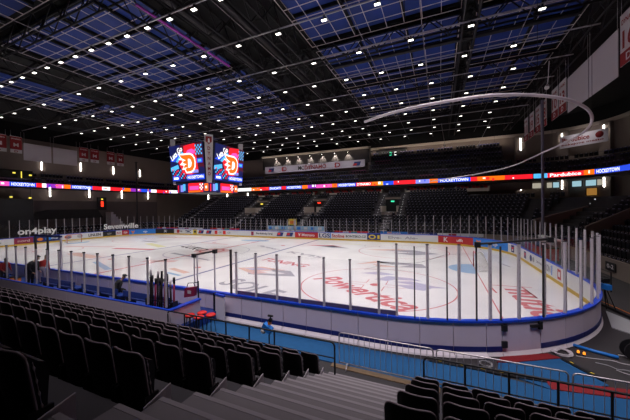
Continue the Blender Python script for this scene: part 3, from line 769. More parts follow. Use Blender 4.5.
def outline(w, h, r, n=5):
    P = [(-w / 2, 0), (w / 2, 0)]
    for i in range(n + 1):
        a = i / n * PI / 2; P.append((w / 2 - r + r * math.cos(a), h - r + r * math.sin(a)))
    for i in range(n + 1):
        a = PI / 2 + i / n * PI / 2; P.append((-w / 2 + r + r * math.cos(a), h - r + r * math.sin(a)))
    return P
TILT = .16
def stadium_seat(endplate=False):
    t = empty('stadium_seat', '', 'seat')
    W = .48; P = outline(W, .58, .11)
    def bp(x, h, d):      # point on the back: x across, h up the back, d forward
        cv = .05 * (2 * x / W) ** 2
        return (x, -.13 + (.30 - h) * TILT * 1.0 + d + cv, .10 + 1.17 * h)
    a = MB(); n = len(P)
    cols = 7; front = []; 
    # curved shell from a grid clipped to the outline
    rows = 8; g = {}
    def half(h):
        r = .075; H = .58
        return W / 2 if h <= H - r else W / 2 - r + math.sqrt(max(0, r * r - (h - H + r) ** 2))
    vs = []; fs = []
    hs = [.505 * k / 5 for k in range(5)] + [.505 + .075 * math.sin(PI / 2 * k / 4) for k in range(5)]
    hs = sorted(set(round(h, 4) for h in hs)); m_ = len(hs)
    for d in (0, .035):
        for h in hs:
            hw = half(h)
            for c in range(cols): vs.append(bp(-hw + 2 * hw * c / (cols - 1), h, d))
    o = m_ * cols
    for r in range(m_ - 1):
        for c in range(cols - 1):
            q = r * cols + c
            fs.append((q, q + 1, q + cols + 1, q + cols)); fs.append((o + q, o + q + cols, o + q + cols + 1, o + q + 1))
    for r in range(m_ - 1):
        q = r * cols; fs.append((q, q + cols, o + q + cols, o + q)); q = r * cols + cols - 1; fs.append((q, o + q, o + q + cols, q + cols))
    for c in range(cols - 1):
        fs.append((c, o + c, o + c + 1, c + 1)); q = (m_ - 1) * cols + c; fs.append((q, q + 1, o + q + 1, o + q))
    a.add(vs, fs, M['seat'], True); a.build('backrest', t)
    a = MB(); rim = [bp(-half(h), h, .016) for h in hs] + [bp(half(h), h, .016) for h in reversed(hs)]
    top = half(hs[-1])
    mid = [bp(-top + 2 * top * k / 4, hs[-1], .016) for k in range(1, 4)]
    rim = [bp(-half(h), h, .016) for h in hs] + mid + [bp(half(h), h, .016) for h in reversed(hs)]
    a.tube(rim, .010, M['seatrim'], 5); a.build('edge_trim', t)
    a = MB(); P = []; rr = []
    hq = [.05 + .0225 * k for k in range(21)]
    for sx, seq in ((-1, hq[::-1]), (1, hq)):
        for k, h in enumerate(seq): P.append(bp(sx * (half(h) + .004), h, .048)); rr.append(.009 if k % 4 == 2 else .002)
    a.tube(P, rr, M['plate'], 5); a.build('rivet_strip', t)
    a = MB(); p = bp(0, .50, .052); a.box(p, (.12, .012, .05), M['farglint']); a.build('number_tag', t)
    # folded pan in front of the back
    a = MB(); vs = []; fs = []
    prof = [(.0, .0), (.03, -.02), (.06, .0), (.10, .34), (.08, .42), (.04, .44), (.01, .40)]
    for sx in (-.215, .215):
        for y, z in prof: vs.append((sx, -.03 + y - z * .05, .22 + z))
    k = len(prof)
    fs = [tuple(range(k))[::-1], tuple(range(k, 2 * k))] + [(i, (i + 1) % k, k + (i + 1) % k, k + i) for i in range(k)]
    a.add(vs, fs, M['seatpad']); a.build('folded_pan', t)
    a = MB()
    for sx in (-1, 1):
        a.bb((sx * .245 - .012, -.10, .0), (sx * .245 + .012, .06, .30), M['seat'])
    a.bb((-.27, -.14, 0), (.27, .06, .02), M['black']); a.build('bracket', t)
    if endplate:
        a = MB(); a.add([(.262, -.13, .05), (.262, .20, .07), (.262, .20, .30), (.262, -.13, .22), (.278, -.13, .05), (.278, .20, .07), (.278, .20, .30), (.278, -.13, .22)],
                        [(0, 3, 2, 1), (4, 5, 6, 7), (0, 1, 5, 4), (1, 2, 6, 5), (2, 3, 7, 6), (3, 0, 4, 7)], M['plate'])
        o = a.build('end_plate', t); o['label'] = 'light grey plate at the row end'
    return t
s_plain = None; s_end = None
near_list = []
for j in range(7):
    yb = -17.68 - RUN * j; z = .255 + RISE * j
    for c in range(44):
        x = AL - .30 - .55 * c
        near_list.append(('L', j, c, x, yb, z))
    for c in range(14):
        x = AR + .34 + .55 * c
        near_list.append(('R', j, c, x, yb, z))
near_list = [q for q in near_list if in_frame((q[3], q[4], q[5] + .75), 14)]
near_list.sort(key=lambda q: (Vector((q[3], q[4], q[5])) - CAM).length)
near_list = near_list[:300]
for side, j, c, x, y, z in near_list:
    if side == 'L' and c == 0:
        o = s_end = stadium_seat(True) if s_end is None else copy_tree(s_end)
    else:
        o = s_plain = stadium_seat(False) if s_plain is None else copy_tree(s_plain)
    o.location = (x, y, z)
    w = 'left of the stair' if side == 'L' else 'right of the stair'
    o['label'] = 'black folding seat, %s %s, %s row from the rink' % (nth(c), w, nth(j))
    o['group'] = 'near seats ' + w
quota = 300 - len(near_list)
cand.sort(key=lambda q: (Vector((q[0].x, q[0].y, q[2])) - CAM).length)
vis = [q for q in cand if in_frame((q[0].x, q[0].y, q[2] + .5), 4)]
print('NEAR SEATS', len(near_list), 'quota', quota, 'far cand', len(cand), len(vis))
indiv = vis[:max(0, quota)] if quota > 0 else []
ids = set(id(q) for q in indiv)
cnt = {}
for q in sorted(indiv, key=lambda q: (q[3], q[0].y)):
    o = copy_tree(s_plain); n = q[1]
    o.location = (q[0].x, q[0].y, q[2]); o.rotation_euler.z = math.atan2(n.y, n.x) + PI / 2
    k = cnt.get(q[3], 0); cnt[q[3]] = k + 1
    o['label'] = 'black seat in the right end stand, %s from the near end of its %s row' % (nth(k), nth(q[3]))
    o['group'] = 'right end stand seats'
far_s = MB()
def small_seat(mb, q, n, z, m, g, k, hh=.78):
    R = Matrix.Rotation(math.atan2(n.y, n.x) - PI / 2, 3, 'Z')
    def B(c, d, mm): 
        v = R @ Vector(c); mb.box((q.x + v.x, q.y + v.y, z + v.z), d, mm, R=R)
    B((0, .06, .5), (.46, .06, .56), m); B((0, -.05, .44), (.42, .10, .40), M['seatpad'])
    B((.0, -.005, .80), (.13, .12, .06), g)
for k, q in enumerate(cand):
    if id(q) in ids: continue
    small_seat(far_s, q[0], q[1], q[2], M['farseat'], M['farglint'], (k * 7 + q[3]))
o = far_s.build('stadium_seat_field'); tag(o, 'rows of dark folding seats filling the far and end stands', 'seats', kind='stuff')
gs = MB(); cols = [M['farseat'], mat('blue_gallery_seat', (.05, .06, .30), .5), mat('violet_gallery_seat', (.20, .15, .34), .5), mat('rose_gallery_seat', (.5, .06, .25), .5)]
for i in range(7):
    r = gal(i); z = 9.75 + .93 * i
    if i < 3: a, b = r.cum[2] + 32, (r.cum[6] + 44 if i < 2 else r.cum[5])
    else: a, b = r.cum[4] + (r.x1 - r.R) - 33.5, r.cum[4] + (r.x1 - r.R) - 10.6
    t = a; k = 0
    while t < b:
        p, n = r.at(t); q = p + n * .5; grp = int(t / 3.6); ang = random.Random(grp * 31 + i * 7).random()
        m = cols[0] if ang < .35 else cols[1] if ang < .7 else cols[2] if ang < .94 else cols[3]
        if (t % 3.6) > .5: 
            small_seat(gs, q, n, z, m, M['farglint'], k + i)
        t += .55; k += 1
    r.sweep(gs, a, b, rect(-.02, .0, z + .62, z + .66), M['black'], step=1.2)
o = gs.build('gallery_seat_field'); tag(o, 'rows of dark blue seats in the upper gallery above the display ribbon', 'seats', kind='stuff')

# parapet walls in the far right corner
mb = MB()
def slab(p, q, z0, z1, z2, z3, th=.2):
    p = Vector(p); q = Vector(q); d = (q - p).normalized(); s = Vector((-d.y, d.x)) * th / 2
    vs = [(v.x, v.y, z) for v, z in ((p - s, z0), (p + s, z0), (q + s, z2), (q - s, z2), (p - s, z1), (p + s, z1), (q + s, z3), (q - s, z3))]
    mb.add(vs, [(0, 1, 2, 3)[::-1], (4, 5, 6, 7), (0, 4, 7, 3), (1, 2, 6, 5), (0, 3, 7, 4)[:3], (0, 1, 5, 4), (3, 7, 6, 2)], M['wall'])
slab((33.6, 16.4), (41.6, 21.8), 0, 3.0, 0, 4.9); slab((36.2, 10.9), (45.0, 13.2), 0, 2.6, 0, 6.8)
struct(mb.build('trim_5'))
cornersteps = MB()
for i in range(9):
    a = math.radians(40); c = Vector((28, 11.15)); n = Vector((math.cos(a), math.sin(a)))
    p = c + n * (10.2 + .93 * i); R = Matrix.Rotation(a, 3, 'Z')
    cornersteps.box((p.x, p.y, (1.2 + .52 * i) / 2), (.95, 1.5, 1.2 + .52 * i), M['stair'], R=R)
    e = p - n * .48; cornersteps.box((e.x, e.y, 1.12 + .52 * i), (.02, .10, .10), M['e_white'], R=R)
struct(cornersteps.build('corner_stair'))

# ------------------------------------------------------------------ display ribbon
rib = empty('display_ribbon', 'long glowing display ribbon along the gallery front', 'display')
a = MB(); LD.sweep(a, ga, gb, rect(-.02, .14, 8.82, 9.74), M['black'], step=.8); a.build('housing', rib)
X2S = lambda x: LD.cum[4] + (LD.x1 - LD.R) - x           # far side
a = MB()
def rseg(s0, s1, m): LD.sweep(a, min(s0, s1), max(s0, s1), rect(-.035, -.02, 8.92, 9.64), M[m], step=.8)
def rtext(body, s, w, m='e_white', h=.52):
    k = len(body); vs, fs = text_geo(body); p, n = LD.at(s)
    q = MB(); text_into(q, body, (0, 0, 9.28), (1, 0, 0), (0, 0, 1), w, h, M[m]); vv = []
    for v in q.v: e, en = LD.at(s - v[0]); vv.append((e.x - en.x * .05, e.y - en.y * .05, v[2]))
    q.v = vv; q.build('screen_lettering', rib)
pal = ['e_red', 'e_orange', 'e_red', 'e_white', 'e_blue', 'e_red', 'e_pink', 'e_blue', 'e_orange', 'e_yellow', 'e_lav', 'e_red']
rnd = random.Random(3)
s = ga
fixed = []
def L(y): return LD.cum[6] + (LD.y1 - LD.R) - y
def Rr(y): return LD.cum[2] + y + 40 - 8
for y0, y1, m, body in ((-3.4, -2.0, 'e_pink', ''), (-2.0, 1.4, 'e_blue', 'HOCKEYTOWN'), (1.4, 2.2, 'e_red', ''), (2.2, 2.8, 'e_white', ''), (2.8, 4.2, 'e_purple', ''), (4.2, 5.4, 'e_pink', ''), (5.4, 6.5, 'e_orange', ''), (6.5, 10.2, 'e_blue', 'HOCKEYTOWN'), (10.2, 12.0, 'e_red', ''), (12.0, 13.6, 'e_white', ''), (13.6, 16, 'e_red', ''), (16, 18, 'e_orange', ''), (18, 20.5, 'e_purple', ''), (20.5, 23, 'e_blue', ''), (23, 24.5, 'e_white', '')):
    fixed.append((L(y1), L(y0), m, body))
for x0, x1, m, body in ((-32, -31, 'e_white', ''), (-31, -26, 'e_orange', ''), (-26, -22, 'e_red', ''), (-22, -17.5, 'e_white', ''), (-17.5, -15, 'e_orange', ''), (-15, -12.5, 'e_red', ''), (-12.5, -9.2, 'e_blue', 'DUCATI'), (-9.2, -8, 'e_red', ''), (-8, -4, 'e_blue', 'HOCKEYTOWN'), (-4, -2.6, 'e_orange', ''), (-2.6, -.6, 'e_purple', ''), (-.6, 3.0, 'e_pink', ''), (3.0, 4.2, 'e_orange', ''), (4.2, 8.2, 'e_blue', 'HOCKEYTOWN'), (8.2, 11.4, 'e_red', 'DYNAMO'), (11.4, 12.6, 'e_orange', ''), (12.6, 13.6, 'e_yellow', ''), (13.6, 15.6, 'e_blue', ''), (15.6, 19.6, 'e_red', ''), (19.6, 22, 'e_lav', ''), (22, 23.4, 'e_orange', ''), (23.4, 28.6, 'e_blue', 'HOCKEYTOWN'), (28.6, 29.6, 'e_red', ''), (29.6, 33.6, 'e_orange', ''), (33.6, 37.4, 'e_red', '')):
    fixed.append((X2S(x1), X2S(x0), m, body))
for y0, y1, m, body in ((22.4, 24.4, 'e_red', ''),):
    fixed.append((Rr(y0), Rr(y1), m, body))
ca, cb = LD.cum[3], LD.cum[4]
for f0, f1, m, body in ((0, .14, 'e_blue', ''), (.14, .42, 'e_blue', 'HOCKEYTOWN'), (.42, .52, 'e_orange', ''), (.52, .86, 'e_red', 'Pardubice'), (.86, 1.0, 'e_cyan', '')):
    fixed.append((ca + (cb - ca) * f0, ca + (cb - ca) * f1, m, body))
for f0, f1, m in ((0, .25, 'e_orange'), (.25, .5, 'e_red'), (.5, .75, 'e_white'), (.75, 1, 'e_red')):
    c0, c1 = LD.cum[5], LD.cum[6]; fixed.append((c0 + (c1 - c0) * f0, c0 + (c1 - c0) * f1, m, ''))
for y0 in range(-6, 22, 2): fixed.append((Rr(y0), Rr(y0 + 2), pal[(y0 + 7) % 12], ''))
for y0 in range(-20, -4, 2): fixed.append((L(y0 + 2), L(y0), pal[(y0 + 30) % 12], ''))
for s0, s1, m, body in fixed:
    rseg(s0, s1, m)
    if body: rtext(body, (s0 + s1) / 2, (s1 - s0) * .86)
    else:
        for q in range(int((s1 - s0) / .5)):
            if rnd.random() < .45:
                ss = s0 + rnd.random() * (s1 - s0 - .3); hh = rnd.uniform(.15, .5); zc = rnd.uniform(9.0, 9.5)
                LD.sweep(a, ss, ss + rnd.uniform(.15, .5), rect(-.042, -.036, zc - hh / 2, zc + hh / 2), M[rnd.choice(['e_white', 'e_blue', 'e_orange', 'e_red', 'e_white'])], step=.8)
a.build('screen', rib)

# ------------------------------------------------------------------ scoreboard cube
jb = empty('scoreboard', 'hanging scoreboard cube with bright red blue screens over centre ice', 'scoreboard', (.25, 0, 0))
a = MB(); a.bb((-2.4, -2.4, 7.5), (2.4, 2.4, 11.6), M['black']); a.build('body', jb)
a = MB(); a.bb((-2.2, -2.2, 6.45), (2.2, 2.2, 7.5), M['black']); a.build('lower_body', jb)
for sx, sy in ((1, -1), (1, 1), (-1, -1), (-1, 1)):
    an = math.atan2(sy, sx); R = Matrix.Rotation(an, 3, 'Z'); a = MB()
    vs = [R @ Vector(v) for v in ((3.75, -.42, 12.1), (3.75, .42, 12.1), (3.55, -.26, 7.4), (3.55, .26, 7.4), (3.3, -.42, 12.1), (3.3, .42, 12.1), (3.3, -.26, 7.4), (3.3, .26, 7.4))]
    a.add(vs, [(0, 2, 3, 1), (4, 5, 7, 6), (0, 1, 5, 4), (2, 6, 7, 3), (0, 4, 6, 2), (1, 3, 7, 5)], M['fabric_white'])
    o = a.build('corner_pillar', jb)
    a = MB(); ctr = R @ Vector((3.77, 0, 11.5)); rg = R @ Vector((0, 1, 0)); u = Vector((0, 0, 1)); rg = rg
    def W(x, y, d=0): v = ctr + rg * x + u * y + (R @ Vector((d, 0, 0))); return v
    a.add([W(-.28, .4), W(.28, .4), W(.28, -.1), W(0, -.36), W(-.28, -.1)], [(0, 1, 2, 3, 4)], M['fabric_red'])
    a.add([W(-.1, -.2, .02), W(.1, -.2, .02), W(.06, .2, .02), W(-.06, .2, .02)], [(0, 1, 2, 3)], M['white'])
    a.build('crest', o)
    a = MB()
    for i, ch in enumerate('DYNAMO'): text_into(a, ch, R @ Vector((3.735 - .02 * i, 0, 10.75 - .5 * i)), rg, u, .26, .34, M['fabric_red'])
    a.build('lettering', o)
def screen(ax):
    R = Matrix.Rotation(ax, 3, 'Z')       # face normal at -Y rotated
    tilt = .10
    def P(x, y, d=0.): return R @ Vector((x, -2.78 - d - (y + 2) * tilt, 9.45 + y))
    a = MB(); SW, SH = 2.3, 1.85
    def pg(pts, m, d): a.add([P(x, y, d) for x, y in pts], [tuple(range(len(pts)))], M[m])
    def bx(x0, y0, x1, y1, m, d): pg([(x0, y0), (x1, y0), (x1, y1), (x0, y1)], m, d)
    bx(-SW, -SH, SW, SH, 'e_navy', 0)
    pg([(-.6, SH), (2.2, SH), (2.3, -.6), (.9, -1.3), (-.6, -1.2), (-1.5, .6)], 'e_dark', .01)
    pg([(-.2, 1.7), (1.3, 1.85), (1.5, -.9), (.5, -1.2), (-.5, -1.1), (-1.2, .3), (-.3, .7)], 'e_red', .02)
    pg([(-SW, -.35), (-1.2, -.1), (-1.1, -.5), (-SW, -.75)], 'e_cyan', .02); pg([(-SW, .3), (-1.2, 1.0), (-.9, .8), (-1.6, .2)], 'e_blue', .02); pg([(-1.5, .2), (-.5, 1.2), (-.3, 1.0), (-1.2, .1)], 'e_cyan', .03)
    pg([(.0, .95), (.3, 1.25), (.9, 1.35), (1.3, 1.1), (1.2, .85), (.4, .8)], 'e_pink', .03)
    bx(1.4, -.1, 2.15, .35, 'e_blue', .03); bx(1.55, .0, 2.0, .25, 'e_cyan', .04); bx(1.6, -.9, 2.2, -.5, 'e_navy', .03)
    for i in range(5):
        for j in range(5):
            if (i + j) % 2 == 0:
                bx(1.3 + .18 * i, .7 + .2 * j, 1.46 + .18 * i, .88 + .2 * j, 'e_cyan', .035)
    for i in range(12):
        for j in range(5):
            if (i + j) % 2 == 0 and j < 5 - max(0, i - 5) * .6:
                bx(-2.1 + .19 * i, -1.55 + .19 * j + (.1 if i < 4 else 0), -1.94 + .19 * i, -1.39 + .19 * j + (.1 if i < 4 else 0), 'e_cyan' if (i * 3 + j) % 4 else 'e_red', .035)
    bx(.3, -1.05, 1.5, -.75, 'e_lav', .04)
    bx(-.1, -1.72, 2.25, -1.2, 'e_blue', .04); bx(-2.1, -1.72, -1.1, -1.25, 'e_blue', .04); bx(-1.95, -1.6, -1.3, -1.38, 'e_white', .05)
    f = a.build('screen', jb)
    a = MB()
    text_into(a, 'HOCKEYTOWN', P(1.07, -1.46, .06), R @ Vector((1, 0, 0)), R @ Vector((0, -tilt, 1)), 2.1, .3, M['e_white'])
    text_into(a, 'Lets Go', P(-1.25, 1.05, .06), R @ Vector((.82, 0, .57)), R @ Vector((-.5, 0, .85)), 1.8, .62, M['e_white'])
    a.build('screen_lettering', f)
    # flaming letter emblem
    a = MB()
    def D(sc, dx=0., dy=0.):
        pts = [(-.75, 1.0), (.3, 1.0), (.72, .82), (.98, .45), (1.02, 0), (.95, -.45), (.68, -.82), (.25, -1.0), (-.35, -1.0), (-.55, -.62), (-.9, -.6), (-.62, -.2), (-1.15, -.1), (-.72, .22), (-1.3, .5), (-.9, .55), (-1.35, 1.05)]
        return [(.25 + sc * x + dx, -.05 + sc * y + dy) for x, y in pts]
    def layer(pts, m, d): a.add([P(x, y, d) for x, y in pts], [tuple(range(len(pts)))], M[m])
    layer(D(1.0), 'e_white', .06); layer(D(.84, .03), 'e_orange', .075)
    hole = [(.0, .42), (.18, .42), (.38, .3), (.46, 0), (.38, -.3), (.16, -.46), (-.05, -.46)]
    layer([(.3 + x, -.05 + y) for x, y in hole], 'e_white', .09)
    for q in ([(-.85, .62), (-.1, .3), (-.45, .42)], [(-.75, .1), (-.0, -.1), (-.4, .0)], [(-.5, -.45), (.1, -.4), (-.2, -.35)]):
        layer([(.1 + x, -.05 + y) for x, y in (q[0], (q[1][0], q[1][1]), (q[2][0], q[2][1] - .18), (q[0][0], q[0][1] - .12))], 'e_white', .09)
    a.build('emblem', f)
    # lower ribbon
    a = MB()
    def Q(x, z, d): return R @ Vector((x * 1.17, -2.23 - d, z))
    def b2(x0, z0, x1, z1, m, d): a.add([Q(x0, z0, d), Q(x1, z0, d), Q(x1, z1, d), Q(x0, z1, d)], [(0, 1, 2, 3)], M[m])
    b2(-1.88, 6.5, 1.88, 7.45, 'e_navy', 0); b2(-1.85, 6.55, -1.7, 7.3, 'e_red', .01); b2(-1.5, 6.6, -1.1, 7.3, 'e_lav', .01); b2(-1.2, 6.7, -.9, 7.4, 'e_cyan', .015)
    b2(-.55, 6.5, 1.2, 7.45, 'e_red', .01); b2(-.4, 6.75, .7, 7.15, 'e_pink', .02); b2(-.5, 6.5, .9, 6.66, 'e_orange', .02); b2(1.35, 6.6, 1.8, 7.35, 'e_orange', .02); b2(1.48, 6.85, 1.66, 7.1, 'e_white', .03)
    for i in range(3):
        for j in range(4):
            if (i + j) % 2: b2(.8 + .14 * i, 6.7 + .17 * j, .93 + .14 * i, 6.86 + .17 * j, 'e_white', .03)
    a.build('ribbon_screen', jb)
screen(0); screen(PI / 2); screen(PI); screen(-PI / 2)
a = MB()
for sx in (-2, 2):
    for sy in (-2, 2): a.cyl((sx, sy, 11.6), (sx * .8, sy * .8, 18.0), .03, M['truss'], 5)
a.build('hanging_cable', jb)

# ------------------------------------------------------------------ hanging banners
def banner(name, p, q, z0, z1, parts, label, group=None, text=None, cat='banner', face=None):
    """flat banner between plan points p and q (left to right as read)"""
    p = Vector(p); q = Vector(q); d = (q - p); w = d.length; d.normalize(); n = Vector((d.y, -d.x)); c = (p + q) / 2
    t = empty(name, label, cat, (c.x, c.y, z0), math.atan2(d.y, d.x), group)
    h = z1 - z0
    a = MB(); a.bb((-w / 2, -.02, 0), (w / 2, .02, h), parts[0]); a.build('cloth', t)
    a = MB(); a.cyl((-w / 2, 0, h + .02), (w / 2, 0, h + .02), .035, M['tray'], 6)
    for x in (-w / 2 + .1, w / 2 - .1): a.cyl((x, 0, h), (x, 0, 17.6 - z0), .012, M['tray'], 4)
    a.build('top_rail', t)
    for (x0, y0, x1, y1, m) in parts[1:]:
        a = MB(); a.bb((x0 * w - w / 2, -.032, y0 * h), (x1 * w - w / 2, -.021, y1 * h), m); a.build('panel', t)
    for body, x, y, ww, hh, m in (text or []):
        a = MB(); text_into(a, body, (x * w - w / 2, -.04, y * h), (1, 0, 0), (0, 0, 1), ww * w, hh * h, m); a.build('lettering', t)
XB = 34.0
# right: read from inside the rink, so left end is the far end
ret = [M['fabric_white'], (0, 0, 1, .26, M['fabric_red'])]
for k, (y1, y0, num, z0, z1, w) in enumerate(((22.0, 20.3, '11', 13.0, 15.9, 'farthest'), (19.6, 17.9, '19', 13.0, 15.9, 'second farthest'), (17.2, 15.5, '15', 13.0, 15.9, 'third farthest'), (14.9, 13.4, '18', 13.1, 16.0, 'fourth farthest'),
                                 (11.9, 10.2, '10', 13.1, 16.0, 'left of the pair'), (9.9, 8.3, '13', 13.1, 16.0, 'right of the pair'), (-.1, -1.9, '16', 13.2, 16.3, 'nearest'))):
    banner('retired_number_banner', (XB, y1), (XB, y0), z0, z1, ret, 'white and red banner numbered %s hanging at the right end, %s' % (num, w), 'numbered banners at the right end',
           [(num, .5, .5, .7, .36, M['fabric_red']), ('DYNAMO', .5, .85, .8, .1, M['fabric_red']), ('D', .5, .13, .3, .15, M['fabric_white'])])
banner('cloth_screen', (XB, 7.95), (XB, 4.15), 12.75, 15.7, [M['fabric_gray']], 'large blank grey banner hanging at the right end, the farther of two', 'blank banners at the right end')
banner('cloth_screen', (XB, 4.0), (XB, .15), 12.75, 15.7, [M['fabric_gray']], 'large blank grey banner hanging at the right end, the nearer of two', 'blank banners at the right end')
XL = -38.0
banner('cloth_screen', (XL, -.9), (XL, 2.75), 13.1, 15.85, [M['fabric_gray']], 'large blank grey banner hanging at the left end, the left of two', 'blank banners at the left end')
banner('cloth_screen', (XL, 3.0), (XL, 6.65), 13.1, 15.85, [M['fabric_gray']], 'large blank grey banner hanging at the left end, the right of two', 'blank banners at the left end')
redb = [M['fabric_red'], (0, 0, 1, .22, M['fabric_white'])]
for y0, y1, w in ((-4.8, -2.9, 'cut by the left edge of the view'), (-2.5, -1.1, 'beside the blank grey banner'), (7.0, 8.5, 'right after the blank grey banners'), (8.9, 10.4, 'second after the blank grey banners'), (11.9, 13.4, 'third after the blank grey banners'), (13.9, 15.3, 'fourth after the blank grey banners')):
    banner('championship_banner', (XL, y0), (XL, y1), 14.1, 16.7, redb, 'dark red banner at the left end, %s' % w, 'red banners at the left end', [('DYNAMO', .5, .86, .8, .08, M['fabric_white']), ('M', .5, .5, .45, .22, M['fabric_white']), ('D', .5, .1, .3, .13, M['fabric_red'])])
# long sign on the far gallery
t = empty('gallery_sign', 'long pale sign reading MCDYNAMO on the far gallery under a row of downlights', 'sign', (-2.4, 34.0, 13.0))
a = MB(); a.bb((-12.1, 0, 0), (12.1, .1, 1.5), mat('sign_grey', (.46, .42, .48), .6)); a.build('panel', t)
a = MB(); text_into(a, 'MC', (-2.5, -.012, .72), (1, 0, 0), (0, 0, 1), 1.5, .92, M['black']); text_into(a, 'DYNAMO', (1.0, -.012, .72), (1, 0, 0), (0, 0, 1), 5.2, .92, M['fabric_red']); a.build('lettering', t)
for x in (-6.8, 6.2):
    a = MB(); text_into(a, 'D', (x, -.012, .75), (1, 0, 0), (0, 0, 1), 1.2, 1.05, M['fabric_red']); a.bb((x - .75, -.02, .45), (x - .3, -.011, .6), M['red']); a.bb((x - .75, -.02, .85), (x - .3, -.011, 1.0), M['red']); a.build('emblem', t)
for x in (-10.4, 10.4):
    a = MB(); a.add([(x - .9, -.012, .3), (x + .6, -.012, .3), (x + .9, -.012, 1.15), (x - .5, -.012, 1.15)], [(0, 1, 2, 3)], M['navy']); a.add([(x - .9, -.02, .35), (x - .1, -.02, .35), (x + .1, -.02, .8), (x - .6, -.02, .8)], [(0, 1, 2, 3)], M['red']); a.build('emblem', t)
mb = MB(); mb.bb((-16, 35.3, 14.0), (10.3, 35.5, 17.4), M['wall_dark']); mb.bb((-16, 34.9, 16.9), (10.3, 35.3, 17.3), M['beam']); struct(mb.build('wall_gallery'))
def spot(name, loc, target, energy, angle, col=(1, .9, .78), blend=.6, r=.08):
    l = bpy.data.lights.new(name, 'SPOT'); l.energy = energy; l.spot_size = angle; l.spot_blend = blend; l.color = col; l.shadow_soft_size = r
    o = bpy.data.objects.new(name, l); COL.objects.link(o); o.location = loc
    o.rotation_euler = (Vector(target) - Vector(loc)).to_track_quat('-Z', 'Y').to_euler()
    return o
for k in range(7):
    x = -11.9 + k * 2.95
    t = empty('downlight', 'small downlight above the long gallery sign, %s from the left' % nth(k), 'downlight', (x, 34.75, 16.45), group='downlights above the gallery sign')
    a = MB(); a.lathe((0, 0, 0), [(.10, 0), (.16, .03), (.16, .3), (.06, .36)], M['black'], 10); a.build('housing', t)
    a = MB(); a.lathe((0, 0, -.02), [(.09, 0), (.09, .03)], M['e_bar'], 10); a.build('lens', t)
    spot('downlight_beam', (x, 34.75, 16.35), (x, 35.3, 15.2), 420, 1.5)

# wall lamps ---------------------------------------------------------
def wall_lamp(p, n, z, label, group, h=1.6):
    ang = math.atan2(n[1], n[0]) - PI / 2
    t = empty('wall_lamp', label, 'wall lamp', (p[0], p[1], z), ang, group)
    a = MB(); a.bb((-.13, -.06, -h / 2 - .08), (.13, .02, h / 2 + .08), M['grey']); a.build('back_plate', t)
    a = MB(); a.bb((-.075, .02, -h / 2), (.075, .12, h / 2), M['e_bar']); a.build('tube', t)
for k, y in enumerate((3.0, 9.2, 15.5, 21.6)):
    wall_lamp((-41.95, y), (1, 0), 13.5 if k else 13.0, 'vertical white lamp high on the left wall, %s from the left' % nth(k), 'upper wall lamps at the left')
    wall_lamp((-39.0, y - .15), (1, 0), 8.1, 'vertical white lamp under the display ribbon at the left end, %s from the left' % nth(k), 'lower wall lamps at the left')
    
p5, n5 = WR.at(WR.cum[5] + 7.0)
wall_lamp((p5.x - n5.x * .05, p5.y - n5.y * .05), (-n5.x, -n5.y), 13.8, 'vertical white lamp high in the far left corner of the hall', 'upper wall lamps at the left')
mb = MB(); mb.bb((-39.4, -22, 6.6), (-39.1, 24, 8.55), M['wall_dark'] if False else M['wall']); struct(mb.build('wall_undercroft'))
for k, x in enumerate((-33.5, -27.0, -20.5)):
    wall_lamp((x, 35.15), (0, -1), 8.1, 'vertical white lamp under the display ribbon on the far wall, %s from the left' % nth(k), 'lower wall lamps on the far side')
def on_wall(u, z):     # station of the outer wall facing that bearing
    best = None; s = WR.cum[2] + 30
    while s < WR.cum[5]:
        p, n = WR.at(s); q = project((p.x, p.y, z)); d = abs(q[0] - u)
        if best is None or d < best[0]: best = (d, p, n)
        s += .1
    return best[1], best[2]
for k, (u, w) in enumerate(((519.5, 'left'), (563, 'middle'), (608, 'right'))):
    p, n = on_wall(u, 15.5)
    wall_lamp((p.x - n.x * .66, p.y - n.y * .66), (-n.x, -n.y), 15.5, 'vertical white lamp high on the right wall, %s of three' % w, 'upper wall lamps at the right', 2.1)
    wall_lamp((p.x - n.x * .65, p.y - n.y * .65), (-n.x, -n.y), 8.0, 'vertical white lamp under the display ribbon at the right, %s of three' % w, 'lower wall lamps at the right', 1.5)
    t = MB(); t.box((0, 0, 8.5), (1.6, .9, 17), M['wall'], math.atan2(n.y, n.x) + PI / 2); c = p - n * .12
    if k: tag(t.build('concrete_column', loc=(p.x - n.x * .18, p.y - n.y * .18, 0)), 'broad grey column on the right wall carrying the %s lamps' % w, 'column')
    else: tag(t.build('concrete_column', loc=(p.x - n.x * .18, p.y - n.y * .18, 0)), 'broad grey column in the far right corner carrying the left lamps', 'column')
# sign on the right wall
pa, na = on_wall(588, 15)
t = empty('wall_sign', 'white sign with dark red lettering high on the right wall between two lamps', 'sign', (pa.x - na.x * 1.45, pa.y - na.y * 1.45, 14.0), math.atan2(na.y, na.x) - PI / 2)
a = MB(); a.bb((-3.1, 0, 0), (3.1, .1, 2.0), mat('sign_white', (.75, .70, .75), .6)); a.build('panel', t)
sq = Vector((pa.x - na.x * 4.5, pa.y - na.y * 4.5, 17.2)); WS = (sq, Vector((pa.x - na.x, pa.y - na.y, 14.8)))
a = MB(); text_into(a, 'Pardubice', (-.9, -.012, 1.25), (1, 0, 0), (0, 0, 1), 3.6, .75, M['fabric_red']); text_into(a, 'hokejove mesto', (-.1, -.012, .45), (1, 0, 0), (0, 0, 1), 5.4, .42, M['fabric_red']); a.build('lettering', t)
a = MB(); a.lathe((0, 0, 0), [(.5, 0), (.5, .02)], M['fabric_red'], 16); o = a.build('emblem', t); o.location = (2.1, -.005, 1.25); o.rotation_euler = (PI / 2, 0, 0)
